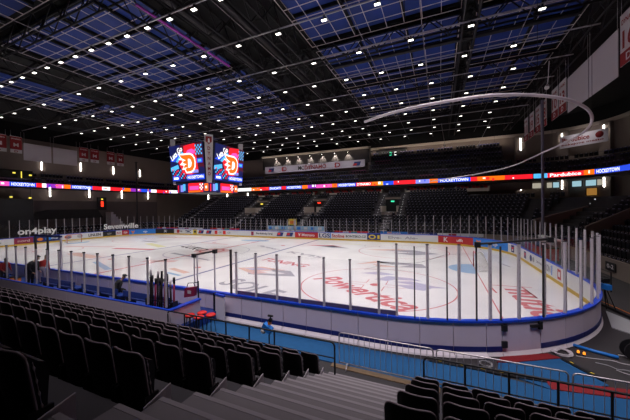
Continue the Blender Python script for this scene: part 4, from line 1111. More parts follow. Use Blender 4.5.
# small red sign at the far left
t = empty('wall_sign', 'white framed red sign high on the wall left of the scoreboard', 'sign', (-37.2, 33.6, 13.2), math.radians(28))
a = MB(); a.bb((-2.1, 0, 0), (2.1, .1, 1.3), M['fabric_white']); a.build('panel', t); a = MB(); a.bb((-1.7, -.02, .25), (1.7, -.005, 1.05), M['fabric_red']); a.build('inset', t)
a = MB(); text_into(a, 'DYNAMO', (0, -.03, .65), (1, 0, 0), (0, 0, 1), 2.6, .4, M['fabric_white']); a.build('lettering', t)
# windows under the ribbon at the right
for k, (u0, u1, m) in enumerate(((524, 541, 'e_win'), (546, 552, 'e_win'), (553, 560, 'e_winblue'), (574, 584, 'e_winblue'), (589, 600, 'e_winblue'), (601, 607, 'e_win'), (590, 602, 'e_warm'))):
    p0, n0 = on_wall(u0, 8.3); p1, n1 = on_wall(u1, 8.3); d = (p1 - p0); nn = Vector((d.y, -d.x)).normalized()
    if nn.dot(n0) < 0: nn = -nn
    c = (p0 + p1) / 2 - nn * (.75 + .12 * (k == 6)); a = MB(); zc = 8.0 if k < 6 else 6.6; hh = 1.0 if k < 6 else 1.2
    t = empty('window_%d' % (k + 1), '', 'window', (c.x, c.y, zc), math.atan2(d.y, d.x)); t['kind'] = 'structure'; del t['label']; del t['category']
    a.bb((-d.length / 2, -.02, -hh / 2), (d.length / 2, .02, hh / 2), M[m]); a.build('pane', t)
    a = MB(); w = d.length / 2
    for x in (-w, w): a.bb((x - .06, -.06, -hh / 2), (x + .06, .06, hh / 2), M['black'])
    for z in (-hh / 2, hh / 2): a.bb((-w, -.06, z - .05), (w, .06, z + .05), M['black'])
    a.build('window_frame', t)
# green exit signs on the far gallery
for k, x in enumerate((14.3, 15.3)):
    a = MB(); a.bb((-.2, -.04, -.55), (.2, .04, .55), M['e_green'] if k == 0 else M['e_white']); o = a.build('exit_sign', loc=(x, 37.6, 15.6)); tag(o, ['green upright exit sign', 'pale upright sign'][k] + ' glowing at the back of the far gallery', 'sign')
mb = MB(); mb.bb((11.3, 37.7, 13.6), (17.4, 38.2, 16.7), M['black']); struct(mb.build('door_1'))
for k, (u, x) in enumerate(((365, 10.2), (384, 15.5), (407, 20.5))):
    if k == 0: a = MB(); a.bb((-.25, -.25, -4), (.25, .25, 2), M['beam']); tag(a.build('gallery_column', loc=(x, 36.2, 15.5)), 'pale column at the right end of the long gallery sign', 'column')

# ------------------------------------------------------------------ netting rail, poles
RAIL = [(20.5, -11.2, 8.7), (21.4, -11.75, 8.7), (22.4, -12.15, 8.7), (23.6, -12.35, 8.7), (24.9, -12.38, 8.7), (25.8, -12.15, 8.7), (26.9, -11.55, 8.7), (27.96, -10.64, 8.7), (28.75, -9.6, 8.7), (29.47, -8.39, 8.7), (30.15, -6.81, 8.7), (30.68, -5.04, 8.7), (30.97, -3.19, 8.7), (31.01, -.89, 8.7), (30.95, 1.19, 8.7), (30.85, 3.0, 8.7), (30.75, 6.3, 8.7), (30.2, 9.4, 8.55), (29.0, 11.4, 8.4), (27.2, 12.5, 8.2), (25, 12.9, 7.95), (22.6, 13.1, 7.7)]
def smooth_path(P, n=4):
    out = []
    for i in range(len(P) - 1):
        p0, p1, p2, p3 = [Vector(P[max(0, min(len(P) - 1, i + k))]) for k in (-1, 0, 1, 2)]
        for j in range(n):
            t = j / n; out.append(.5 * ((2 * p1) + (p2 - p0) * t + (2 * p0 - 5 * p1 + 4 * p2 - p3) * t * t + (3 * p1 - p0 - 3 * p2 + p3) * t ** 3))
    return out + [Vector(P[-1])]
t = empty('netting_rail', 'pale curved rail hanging in a loop above the right end of the rink', 'rail', (31, 0, 8.7))
off = Vector((31, 0, 8.7)); a = MB(); a.tube([Vector(p) - off for p in smooth_path(RAIL)], .062, mat('pale_rail_metal', (.75, .66, .72), .3, .2), 8); a.build('track', t)
a = MB()
for p in (RAIL[2], RAIL[6], RAIL[10], RAIL[14], RAIL[18]): a.tube([Vector(p) - off, Vector((p[0], p[1], 17.5)) - off], .008, M['truss'], 4)
a.build('hanger_wire', t)
def pole(x, y, z1, r, label):
    t = empty('net_pole', label, 'pole', (x, y, -.02)); a = MB(); a.cyl((0, 0, 0), (0, 0, z1), r, M['polegrey'] if x > 0 else M['trussp'], 10); a.build('shaft', t)
    a = MB(); a.lathe((0, 0, 0), [(r * 2, 0), (r * 2, .04), (r * 1.2, .08)], M['black'], 10); a.build('base_plate', t)
    a = MB(); a.box((0, 0, z1), (r * 3, r * 3, .12), M['black']); a.build('head', t)
pole(33.5, 12.9, 15.7, .13, 'tall grey pole rising behind the far right corner of the rink')
pole(-32.4, 14.2, 14.4, .13, 'tall dark pole rising behind the far left corner of the rink')
# ropes with weights and stage lamps under the roof at right
for k, (p, q) in enumerate((((33.0, 9.0, 18.0), (33.2, 10.2, 16.2)), ((31, 26.5, 18), (29.5, 30.0, 14.6)), ((24, 26.5, 18), (24.6, 33, 15.8)))):
    t = empty('spotlight', ['pale spotlight hanging from the roof beside the right banners', 'pale spotlight on a slanting arm over the far right stand', 'small white spotlight on a thin wire over the far stand'][k], 'spotlight', p)
    a = MB(); a.cyl((0, 0, 0), Vector(q) - Vector(p), .03, M['tray'], 5); a.build('arm', t)
    a = MB(); d = Vector(q) - Vector(p); a.cyl(d, d + Vector((-.15, -.3, -.35)), .12, M['fabric_white'], 10, .2); a.build('lamp_head', t)

# ------------------------------------------------------------------ left end: black stage block, tunnel light
t = empty('black_stage_block', 'big black curtained block with yellow lamps at the left edge of the hall', 'stage', (-37.2, -6, -.02))
a = MB(); a.bb((-1.6, -12, 0), (1.6, 5.2, 6.7), M['black']); a.build('curtain', t)
a = MB(); a.bb((-1.6, -12, 9.95), (1.4, 5.3, 11.2), M['soffit']); a.build('upper_curtain', t)
a = MB()
for y in (-11, -6, -1, 5.0): a.cyl((1.3, y, 6.6), (1.3, y, 10.0), .03, M['truss'], 6)
a.build('frame_post', t)
for y, z in ((2.6, 6.9), (4.8, 6.8), (3.0, 10.6), (4.9, 10.4)):
    a = MB(); a.bb((1.62, y - .15, z), (1.72, y + .15, z + .2), M['e_ylamp']); a.build('yellow_lamp', t)
a = MB(); a.cyl((1.5, 3.9, 9.97), (1.5, 3.9, 11.0), .06, M['e_ylamp'], 6); a.build('lamp_tube', t)
mb = MB(); mb.bb((-39.4, -.8, -.02), (-39.2, 24, 6.6), mat('tunnel_wall', (.11, .085, .085), .8, noise=.2, nscale=.5)); struct(mb.build('wall_tunnel'))
mb = MB()      # grey side of the folded stand at the left end, and the stair beside it
mb.add([(-39.15, -.6, 3.3), (-39.15, 11.5, 3.3), (-39.15, 10.5, 5.0), (-39.15, 2.4, 5.0), (-39.15, 1.0, 4.6), (-38.9, -.6, 3.3), (-38.9, 11.5, 3.3), (-38.9, 10.5, 5.0), (-38.9, 2.4, 5.0), (-38.9, 1.0, 4.6)], [(5, 6, 7, 8, 9), (0, 5, 9, 4), (4, 9, 8, 3), (3, 8, 7, 2), (2, 7, 6, 1)], M['concrete'])
struct(mb.build('trim_7'))
mb = MB()
for i in range(8): mb.bb((-38.9 + .1, 11.9 + .45 * i, -.02), (-37.0, 12.35 + .45 * i, 4.4 - .5 * i), M['aisle'])
struct(mb.build('tunnel_stair'))
t = empty('exit_box', 'small black box with a red lamp on the left end wall', 'lamp', (-38.95, 11.3, 5.4)); a = MB(); a.bb((-.1, -.85, -.6), (.1, .85, 2.0), M['black']); a.build('housing', t)
a = MB(); a.bb((.11, -.2, .1), (.18, .2, 1.2), M['e_redlamp']); a.build('red_lamp', t); a = MB(); a.bb((.11, -.15, 1.5), (.18, .15, 1.75), M['e_ylamp']); a.build('yellow_lamp', t)

# ------------------------------------------------------------------ behind the far boards
def ad2(x0, x1, z0, z1, mats, label, body=None):
    t = empty('parapet_banner', label, 'banner', ((x0 + x1) / 2, 16.86, z0)); w = (x1 - x0) / 2
    a = MB(); a.bb((-w, 0, 0), (w, .05, z1 - z0), mats[0]); a.build('cloth', t)
    for i, m in enumerate(mats[1:]):
        a = MB(); a.bb((-w * .5 + i * w * .5, -.01, .05), (-w * .5 + i * w * .5 + w * .35, -.002, z1 - z0 - .05), m); a.build('panel', t)
    if body: a = MB(); text_into(a, body, (0, -.014, (z1 - z0) / 2), (1, 0, 0), (0, 0, 1), w, (z1 - z0) * .6, M['white']); a.build('lettering', t)
ad2(-30, -24.2, .72, 1.15, [M['brightred'], M['white']], 'red banner strip behind the far glass at the far left')
ad2(-23.8, -17.6, .72, 1.15, [M['white'], M['red']], 'white banner strip behind the far glass right of the red strip')
ad2(-15.6, -9.0, .78, 1.2, [M['brightred'], M['white'], M['green']], 'red white and green banner strip behind the far glass left of the penalty box')
ad2(9.0, 14.2, .75, 1.15, [M['brightred'], M['white'], M['green']], 'red white and green banner strip behind the far glass right of the penalty box')
ad2(15.9, 19.6, .78, 1.2, [M['adblue'], M['orange']], 'bright blue banner strip with orange mark behind the far glass', 'kooperativa')
ad2(19.65, 23.3, .76, 1.18, [M['navy']], 'navy banner strip with white lettering behind the far glass', 'elektro')
ad2(23.35, 28.6, .74, 1.14, [M['white'], M['red']], 'white banner strip with red mark behind the far right glass')
for k, x in enumerate((-2.6, 2.65)):
    t = empty('penalty_box', 'glazed penalty box behind the far boards, %s of two' % ['left', 'right'][k], 'box', (x + 2.5, 16.2, -.02))
    a = MB(); a.bb((-2.5, 0, 0), (2.5, .08, 1.2), M['white']); a.build('front_wall', t)
    a = MB(); a.bb((-2.4, -.03, 1.2), (2.4, .0, 1.85), M['lightblue'])
    a.build('sign_strip', t)
    for i in range(4):
        a = MB(); a.bb((-2.2 + 1.2 * i, -.05, 1.3), (-1.6 + 1.2 * i, -.035, 1.7), M['white'] if i % 2 else M['adblue']); a.build('sign_mark', t)
    a = MB()
    for i in range(5): a.bb((-2.5 + 1.25 * i - .04, -.02, 1.2), (-2.5 + 1.25 * i + .04, .06, 2.9), M['alu'])
    a.build('frame', t)
t = empty('steward_hatch', 'yellow framed hatch in the wall above the penalty boxes', 'hatch', (1.45, 17.4, .7)); a = MB(); a.bb((-.75, 0, 1.2), (.75, .1, 2.2), M['yellow']); a.build('panel', t); a = MB(); a.bb((-.45, -.02, 1.4), (.45, 0, 1.9), M['orange']); a.build('inset', t)
a = MB()
# ------------------------------------------------------------------ right end apron
t = empty('apron_rail', 'black guard rail behind the right end boards', 'rail', (32, -3.1, -.02))
a = MB()
for y in (-.75, .75): a.cyl((0, y, 0), (0, y, 1.05), .03, M['black'], 6)
for z in (.35, .7, 1.05): a.cyl((0, -.75, z), (0, .75, z), .025, M['black'], 6)
a.build('frame', t)
t = empty('wall_sign', 'small dark sign with white figures on the right stand wall', 'sign', (33.8, .6, .35)); a = MB(); a.bb((-.03, -.6, 0), (.0, .6, .55), M['black']); a.build('panel', t); a = MB(); text_into(a, '0-2', (-.035, 0, .28), (0, -1, 0), (0, 0, 1), .8, .28, M['fabric_white']); a.build('lettering', t)
# curled cables lying behind the right glass
def coil(c, r, label, n=3, m=None, rad=.03):
    a = MB(); rn = random.Random(int(c[0] * 10)); P = []
    for i in range(n * 16 + 1):
        an = 2 * PI * i / 16; q = r * (1 + .12 * math.sin(an * 1.7) + .1 * rn.random()); P.append((q * math.cos(an), q * math.sin(an), rad + .012 * (i / 16)))
    a.tube(P, rad, m or M['white'], 5); tag(a.build('cable_coil', loc=c), label, 'cable')
coil((31.2, 3.2, -.02), .8, 'white cable looped on the floor behind the right end glass')
coil((31.6, 1.0, -.02), .6, 'small white cable loop on the floor behind the right end glass', 2)
t = empty('equipment_case', 'long dark red case behind the right end glass', 'case', (32.2, 9.0, -.02)); a = MB(); a.bb((-.5, -3.2, 0), (.5, 3.2, 1.0), M['red']); a.build('body', t); a = MB(); a.bb((-.52, -3.22, 1.0), (.52, 3.22, 1.08), M['black']); a.build('lid', t)
t = empty('equipment_case', 'long pale case standing behind the red case at the right end', 'case', (33.2, 9.8, -.02)); a = MB(); a.bb((-.25, -2.6, 0), (.25, 2.6, 1.45), M['grey']); a.build('body', t); a = MB(); a.bb((-.27, -2.6, 1.45), (.27, 2.6, 1.6), M['white']); a.build('lid', t)

# ------------------------------------------------------------------ near apron: carpets, barriers, rails
def sheet(name, pts, z1, m, label, cat):
    a = MB(); c = Vector((sum(p[0] for p in pts) / len(pts), sum(p[1] for p in pts) / len(pts)))
    a.prism([(p[0] - c.x, p[1] - c.y) for p in pts], 0, z1 + .02, m); tag(a.build(name, loc=(c.x, c.y, -.02)), label, cat)
sheet('carpet', [(13.0, -16.12), (26.2, -16.3), (26.2, -15.3), (24.4, -15.0), (22.6, -15.02), (13.0, -14.98)], .008, M['carpet'], 'bright blue carpet running between the near boards and the crowd barriers', 'carpet')
sheet('carpet', [(25.1, -14.85), (25.2, -14.32), (25.5, -14.22), (27.02, -13.3), (27.62, -14.5), (26.3, -15.3)], .008, M['carpet'], 'blue carpet patch outside the rink gate', 'carpet')
sheet('carpet', [(26.2, -15.3), (28.2, -14.95), (28.2, -16.3), (26.2, -16.3)], .006, M['carpet'], 'dark blue carpet behind the right hand barriers', 'carpet')
sheet('red_carpet', [(25.18, -14.3), (25.34, -13.9), (26.72, -13.1), (27.0, -13.28), (25.5, -14.2)], .014, M['redcarpet'], 'dark red carpet strip along the foot of the rink gate', 'carpet')
sheet('red_carpet', [(26.18, -14.86), (28.2, -14.5), (28.2, -14.93), (26.22, -15.27)], .016, M['redcarpet'], 'bright red carpet strip crossing the blue carpet at right', 'carpet')
sheet('floor_strip', [(20.6, -16.42), (23.6, -16.5), (23.6, -16.14), (20.6, -16.13)], .004, M['brown'], 'worn brown floor strip at the foot of the barriers', 'floor strip')
def barrier(x0, x1, y0, y1, label, nb):
    p = Vector((x0, y0)); q = Vector((x1, y1)); d = q - p; w = d.length
    t = empty('crowd_barrier', label, 'barrier', (x0, y0, -.02), math.atan2(d.y, d.x), 'steel crowd barriers at the near apron')
    a = MB(); r = .09
    P = [(0, 0, .16), (0, 0, 1.05 - r)] + [(r - r * math.cos(k * PI / 8), 0, 1.05 - r + r * math.sin(k * PI / 8)) for k in range(1, 5)] + [(w - r + r * math.sin(k * PI / 8), 0, 1.05 - r + r * math.cos(k * PI / 8)) for k in range(0, 4)] + [(w, 0, 1.05 - r), (w, 0, .16)]
    a.tube(P, .019, M['steel'], 6, closed=True); a.build('frame', t)
    for i in range(1, nb): 
        b = MB(); b.cyl((w * i / nb, 0, .16), (w * i / nb, 0, 1.04), .0085, M['steel'], 5); b.build('bar', t)
    for x in (.25, w - .25):
        b = MB(); b.tube([(x, -.18, .02), (x, -.165, .06), (x, 0, .17), (x, .165, .06), (x, .18, .02)], .016, M['steel'], 5); b.build('foot', t)
barrier(20.86, 23.44, -16.36, -16.38, 'steel crowd barrier closing the foot of the stair', 17)
barrier(23.52, 26.2, -16.36, -16.36, 'steel crowd barrier in the middle, right of the one at the stair foot', 17)
barrier(26.28, 28.9, -16.36, -16.36, 'steel crowd barrier at the right edge of the view', 15)
def guard_rail(x0, x1, y, posts, z, label, end0=True, end1=True):
    t = empty('guard_rail', label, 'rail', (x0, y, .255)); w = x1 - x0; r = .12
    a = MB(); P = []
    if end0: P += [(0, 0, z - r)] + [(r - r * math.cos(k * PI / 8), 0, z - r + r * math.sin(k * PI / 8)) for k in range(1, 5)]
    else: P += [(0, 0, z)]
    if end1: P += [(w - r + r * math.sin(k * PI / 8), 0, z - r + r * math.cos(k * PI / 8)) for k in range(0, 4)] + [(w, 0, z - r)]
    else: P += [(w, 0, z)]
    a.tube(P, .024, M['black'], 6); a.build('top_rail', t)
    a = MB(); a.cyl((0, 0, z * .5), (w, 0, z * .5), .016, M['black'], 6); a.build('middle_rail', t)
    for x in posts:
        zz = z - (r if (abs(x - x0) < .02 and end0) or (abs(x - x1) < .02 and end1) else 0)
        b = MB(); b.cyl((x - x0, 0, 0), (x - x0, 0, zz), .024, M['black'], 6); b.build('post', t)
mp = lambda x: round(23.62 + (x - 23.62) * .921, 3)
guard_rail(mp(13.9), mp(20.79), -17.19, [mp(x) for x in (13.9, 14.79, 15.4, 16.77, 17.76, 18.74, 20.79)], .86, 'black guard rail in front of the left seat block')
guard_rail(mp(23.22), mp(30), -17.19, [mp(x) for x in (23.22, 24.16, 25.06, 25.96, 26.84, 28, 29, 30)], .93, 'black guard rail in front of the right seat block')
# cable ramps with yellow marks
def ramp(pts, label):
    t = empty('cable_ramp', label, 'cable cover', (pts[0][0], pts[0][1], -.02)); o = Vector(pts[0]); a = MB(); b = MB()
    for p, q in zip(pts, pts[1:]):
        p = Vector(p) - o; q = Vector(q) - o; d = (q - p); l = d.length; d.normalize(); an = math.atan2(d.y, d.x)
        c = (p + q) / 2; a.box((c.x, c.y, .03), (l, .16, .06), M['black'], an); a.box((c.x, c.y, .065), (l, .08, .012), M['black'], an)
        k = int(l / .42)
        for i in range(k):
            m = p + d * (l * (i + .5) / k); b.box((m.x, m.y, .068), (.09, .05, .02), M['yellow'], an)
    a.build('cover', t); b.build('yellow_mark', t)
ramp([(23.3, -14.98), (24.5, -14.96), (25.4, -14.96), (26.2, -14.9)], 'black cable ramp with yellow marks lying across the blue carpet')
ramp([(27.02, -13.35), (27.6, -14.3)], 'short black cable ramp with yellow marks along the edge of the blue patch')
coil((27.15, -12.85, -.02), .24, 'pale coil of cable on the floor beside the red carpet', 4, M['fabric_white'], .022)
coil((26.9, -12.75, -.02), .14, 'small pale coil of cable against the corner boards', 3, M['fabric_white'], .02)
coil((24.85, -14.55, -.02), .16, 'thin pale tangle of cable at the left end of the red carpet strip', 4, M['grey'], .010)
for k, (x, y) in enumerate(((27.6, -12.75), (27.72, -12.82))):
    t = empty('marker_lamp', 'small glowing orange marker lamp on the dark floor by the corner boards, %s of two' % ['left', 'right'][k], 'lamp', (x, y, -.02)); a = MB(); a.lathe((0, 0, 0), [(.05, 0), (.05, .04), (.03, .06)], M['black'], 10); a.build('base', t)
    a = MB(); a.lathe((0, 0, .06), [(.035, 0), (.035, .05), (.015, .08)], glow('marker_orange', (1, .3, .02), 1.6), 10); a.build('lens', t)
a = MB(); a.tube([(0, 0, .05), (.4, -.26, .05), (.9, -.52, .06)], .055, M['adblue'], 8); tag(a.build('hose', loc=(27.68, -12.15, -.02)), 'bright blue hose lying on the dark floor by the corner', 'hose')
t = empty('cable_drum', 'round black cable drum at the right edge of the view', 'drum', (29.0, -12.55, -.02))
a = MB(); a.cyl((0, -.12, .3), (0, .12, .3), .16, M['black'], 14); a.build('core', t)
for y in (-.14, .14):
    a = MB(); a.cyl((0, y - .02, .3), (0, y + .02, .3), .3, M['black'], 18); a.build('flange', t)
a = MB(); a.tube([(-.3, .2, 0.02), (0, .1, .02), (.2, .2, .02), (.5, 0, .02)], .02, M['fabric_white'], 5); a.build('cable_end', t)
rn = random.Random(5)
for k in range(5):
    P = [(0, 0, .012)]
    for i in range(7): P.append((P[-1][0] + rn.uniform(.15, .35), P[-1][1] + rn.uniform(-.22, .05), .012))
    a = MB(); a.tube(smooth_path(P, 3), .012, M['grey'] if k % 2 else M['fabric_white'], 4)
    tag(a.build('floor_cable', loc=(27.5 + .35 * k, -12.9 - .28 * k, -.02)), 'thin cable snaking over the dark floor at right, %s from the boards' % nth(k), 'cable')
t = empty('floor_trunking', 'long black and orange edged trunking lying beside the right boards', 'trunking', (30.5, -6.2, -.02))
d = Vector((1.2, -7.2)); an = math.atan2(d.y, d.x); a = MB(); a.box((d.x / 2, d.y / 2, .05), (d.length, .22, .10), M['black'], an); a.build('cover', t)
a = MB(); a.box((d.x / 2 + .12, d.y / 2 + .02, .108), (d.length, .035, .015), M['orange'], an); a.build('edge_strip', t)
sheet('floor_mat', [(30.3, -7.6), (30.9, -9.6), (30.2, -10.6), (29.6, -9.8)], .012, M['grey'], 'pale grey triangular mat on the floor by the right boards', 'mat')
# camera in a blue cover on the corner glass
t = empty('corner_camera', 'black camera with a bright blue cover clamped at the right corner boards', 'camera', (30.32, -7.35, 1.115))
a = MB(); a.box((0, 0, .2), (.24, .34, .18), M['black'], .5); a.cyl((0, -.1, .2), (-.3, -.25, .2), .06, M['black'], 10); a.build('body', t)
a = MB(); a.box((-.02, -.12, -.05), (.20, .55, .22), M['adblue'], .25); a.build('cover', t); a = MB(); a.cyl((0, 0, .1), (.1, 0, -1.1), .025, M['black'], 6); a.cyl((0, 0, .1), (.35, -.2, -1.1), .02, M['black'], 6); a.cyl((0, 0, .1), (.3, .3, -1.1), .02, M['black'], 6); a.build('tripod', t)

# ------------------------------------------------------------------ players bench area
BX0, BX1 = -12.0, 15.0
mb = MB(); mb.bb((BX0, -16.95, -.02), (BX1 - .2, -14.72, .35), M['bench']); struct(mb.build('bench_floor'))
k = 0; x = BX0
while x < 14.6:
    t = empty('bench_back_wall', 'grey wall with blue cap behind the players bench, %s from the stick rack' % nth(int(round((14.6 - x) / 2)) - 1 if x < 13 else 0), 'wall panel', (x, -17.05, -.02), group='bench back wall panels')
    w = min(2.0, 14.7 - x)
    a = MB(); a.bb((.004, -.05, 0), (w - .004, .05, 1.08), M['boardback']); a.build('panel', t); a = MB(); a.bb((0, -.052, 1.08), (w, .052, 1.115), M['blue']); a.build('cap_rail', t); x += 2.0; k += 1
t = empty('bench_end_wall', 'grey end wall with blue cap at the right end of the bench', 'wall panel', (14.5, -15.9, -.02))
a = MB(); a.bb((-.06, -1.08, 0), (.06, .35, 1.02), M['boardback']); a.build('panel', t); a = MB(); a.bb((-.10, -1.12, 1.02), (.10, .37, 1.08), M['blue']); a.build('cap_rail', t)
t = empty('bench_gate', 'open white bench gate with blue top beside the black post', 'gate', (14.75, -14.85, 0))
a = MB(); a.box((.30, -.08, .55), (.58, .06, 1.0), M['board'], -.2); a.build('panel', t); a = MB(); a.box((.30, -.08, 1.08), (.60, .10, .06), M['blue'], -.2); a.build('cap_rail', t); a = MB(); a.bb((-.10, -.06, 0), (-.0, .04, 1.12), M['black']); a.build('hinge_post', t)
# glass behind the bench
for i, x in enumerate([8.31 - 1.03 * k for k in range(12, 0, -1)] + [8.31, 9.29, 10.27, 11.32, 12.33, 13.42, 14.4]):
    t = empty('bench_glass', 'clear glass panel with grey post behind the bench, %s from the right' % nth(18 - i), 'glass panel', (x, -17.03, 1.142), group='glass behind the bench')
    a = MB(); a.box((0, 0, .88), (.055, .06, 1.76), M['alu']); po = a.build('post', t); a = MB(); a.box((0, 0, 1.77), (.075, .08, .05), M['black']); a.build('top_cap', po)
    if x < 14: 
        w = .97; a = MB(); a.bb((.03, -.006, .02), (w, .006, 1.74), M['glass']); a.build('pane', t)
# tall posts between the two benches
for i, (x, h, dk) in enumerate(((-1.0, 3.1, 1), (.52, 3.1, 1), (2.07, 3.1, 0))):
    a = MB(); a.box((0, 0, (h - 1.1) / 2), (.09, .09, h - 1.1), M['postblack'] if dk else M['alu']); tag(a.build('bench_divider_post', loc=(x, -14.54, 1.115)), 'tall %s post on the bench boards, %s of three from the left' % ('black' if dk else 'grey', nth(i)), 'post')
a = MB(); a.bb((-1.05, -.05, 0), (2.12, .05, .12), M['navy']); tag(a.build('divider_header', loc=(0, -14.54, 3.1)), 'dark blue crossbar joining the tall posts at the bench', 'crossbar')
# bench seats
for k, (x0, x1) in enumerate(((-8, -3), (-2.8, -1.2), (3.6, 6.8), (7.4, 10.2), (10.6, 13.6))):
    w = x1 - x0
    t = empty('players_bench', 'blue players bench behind the near boards, %s from the left' % nth(k), 'bench', (x0, -15.9, .35), group='players benches')
    a = MB(); a.bb((0, -.2, .40), (w, .2, .46), M['bench']); a.build('seat', t)
    a = MB(); a.bb((0, -.30, .55), (w, -.26, .80), M['bench']); a.build('backrest', t)
    for x in (.2, w / 2, w - .2):
        b = MB(); b.bb((x - .03, -.28, 0), (x + .03, -.22, .56), M['black']); b.bb((x - .03, -.2, 0), (x + .03, .16, .40), M['black']); b.build('leg', t)
bo = None
for k, (x, y) in enumerate(((3.9, -15.95), (4.4, -15.85), (4.9, -15.95), (5.6, -15.9), (8.0, -15.9), (11.2, -15.9), (11.8, -15.95))):
    if bo is None:
        bo = empty('water_bottle', '', 'bottle'); a = MB(); a.lathe((0, 0, 0), [(.035, 0), (.038, .02), (.038, .15), (.02, .18)], M['white'], 10); a.build('body', bo); a = MB(); a.lathe((0, 0, .18), [(.02, 0), (.02, .02), (.008, .05)], M['green'], 8); a.build('cap', bo); o = bo
    else: o = copy_tree(bo)
    o.location = (x, y, .81); o['group'] = 'water bottles along the bench'; o['label'] = 'white water bottle on the players bench, %s from the left' % nth(k)
# stick rack with sticks
t = empty('stick_rack', 'black rack holding hockey sticks at the right end of the bench', 'rack', (13.66, -16.65, .35)); 
a = MB()
for x in (-.74, .74): a.bb((x - .02, -.12, 0), (x + .02, .12, .9), M['black'])
for z in (.35, .85): a.bb((-.74, -.12, z), (.74, -.10, z + .03), M['black']); a.bb((-.74, .10, z), (.74, .12, z + .03), M['black'])
a.bb((-.74, -.12, .0), (.74, .12, .03), M['black']); a.build('frame', t)
for k in range(11):
    x = -.80 + .13 * k + rn.uniform(-.02, .02); lx = rn.uniform(-.10, .10); hh = rn.uniform(1.62, 2.0); wb = [M['stick'], M['stick'], M['maroon'], M['stick']][k % 4]
    s = empty('hockey_stick', 'dark hockey stick standing in the rack, %s from the left' % nth(k), 'hockey stick', (13.82 + x, -16.65, .38), group='hockey sticks in the rack')
    a = MB(); a.tube([(0, 0, .0), (lx, .02, hh)], [.042, .036], wb, 6); a.build('shaft', s)
    a = MB(); a.tube([(lx * .86, .02, hh * .86), (lx, .02, hh + .004)], (.044), M['black'] if k % 3 else M['fabric_white'], 6); a.build('grip_tape', s)
    a = MB(); a.tube([(0, 0, .02), (.02, .05, .02), (.03, .09, .03)], [.03, .035, .02], M['black'], 5); a.build('blade', s)
# dark red kit bag hanging at the bench end
t = empty('kit_bag', 'dark red kit bag with white mark hanging by the bench end', 'bag', (13.95, -15.5, 1.0)); a = MB()
a.add([(-.28, -.08, .0), (.28, -.08, .12), (.34, -.08, .52), (-.24, -.08, .40), (-.28, .08, .0), (.28, .08, .12), (.34, .08, .52), (-.24, .08, .40)], [(0, 1, 2, 3), (4, 7, 6, 5), (0, 4, 5, 1), (1, 5, 6, 2), (2, 6, 7, 3), (3, 7, 4, 0)], M['maroon']); a.build('body', t)
a = MB(); a.cyl((.36, .1, -.65), (.36, .1, .72), .03, M['black'], 8); a.lathe((.36, .1, -.65), [(.14, 0), (.14, .02), (.03, .04)], M['black'], 10); a.tube([(.36, .1, .66), (.2, .05, .66)], .02, M['black'], 6); a.build('hook_stand', t)
a = MB(); a.tube([(-.2, 0, .4), (-.1, 0, .62), (.2, 0, .66), (.3, 0, .5)], .015, M['black'], 5); a.build('strap', t); a = MB(); a.bb((-.06, -.09, .2), (.14, -.082, .34), M['fabric_white']); a.build('emblem', t)
# red topped stools by the bench exit
so = None
for k, (x, y) in enumerate(((14.82, -16.34), (15.3, -16.36), (15.06, -15.96), (15.55, -16.0))):
    if so is None:
        so = empty('stool', '', 'stool'); a = MB(); a.lathe((0, 0, 0), [(.17, 0), (.185, .02), (.185, .05), (.16, .065)], M['brightred'], 14); b = a.build('cushion', so); b.location = (0, 0, .66)
        a = MB(); a.lathe((0, 0, 0), [(.15, .63), (.17, .64), (.17, .66), (.1, .66)], M['black'], 12); a.cyl((0, 0, .4), (0, 0, .64), .03, M['black'], 8); a.build('swivel', so)
        for q in range(4):
            an = q * PI / 2 + PI / 4; a = MB(); a.cyl((.18 * math.cos(an), .18 * math.sin(an), 0), (.1 * math.cos(an), .1 * math.sin(an), .64), .014, M['black'], 6); a.build('leg', so)
        o = so
    else: o = copy_tree(so)
    o.location = (x, y, -.012); o['group'] = 'red topped stools'; o['label'] = 'black stool with bright red cushion by the bench exit, ' + ['front left', 'front right', 'back left', 'back right'][k] + ' of four'
# wrapped camera hanging on the guard rail
t = empty('rail_camera', 'camera wrapped in blue and white cloth on a post behind the guard rail', 'camera', (18.45, -16.42, -.012))
a = MB(); a.cyl((0, 0, 0), (0, 0, .68), .025, M['black'], 8); a.lathe((0, 0, 0), [(.15, 0), (.15, .02), (.03, .04)], M['black'], 12); a.build('stand', t)
a = MB(); R = Matrix.Rotation(.5, 3, 'Y'); a.box((-.06, 0, .80), (.34, .18, .20), M['adblue'], R=R); a.build('cloth_cover', t); a = MB(); a.lathe((-.20, -.02, .62), [(.06, 0), (.10, .06), (.08, .14), (.03, .17)], M['white'], 10); a.build('white_bundle', t)
a = MB(); a.box((.03, 0, .98), (.09, .09, .10), M['orange']); a.build('tape', t); a = MB(); a.box((.06, 0, 1.08), (.10, .10, .10), M['black']); a.cyl((.06, 0, 1.1), (.06, 0, 1.22), .02, M['black'], 6); a.box((.06, 0, 1.22), (.18, .06, .05), M['black']); a.build('head', t)
a = MB(); a.lathe((0, 0, 0), [(.16, 0), (.2, .1), (.15, .2), (.05, .24)], M['black'], 10); o = a.build('kit_bundle', loc=(10.9, -14.55, 1.115)); tag(o, 'black bundle resting on the blue cap rail above the bench', 'bundle')
for k, x in enumerate((2.15, 2.65)):
    t = empty('ball_bucket', 'orange bucket on the bench floor by the person in black, %s of two' % ['left', 'right'][k], 'bucket', (x, -16.8, .35)); a = MB(); a.lathe((0, 0, 0), [(.11, 0), (.14, .8)], M['orange'], 12); a.build('body', t); a = MB(); a.lathe((0, 0, .8), [(.15, 0), (.15, .03), (.1, .03)], M['black'], 12); a.build('rim', t)

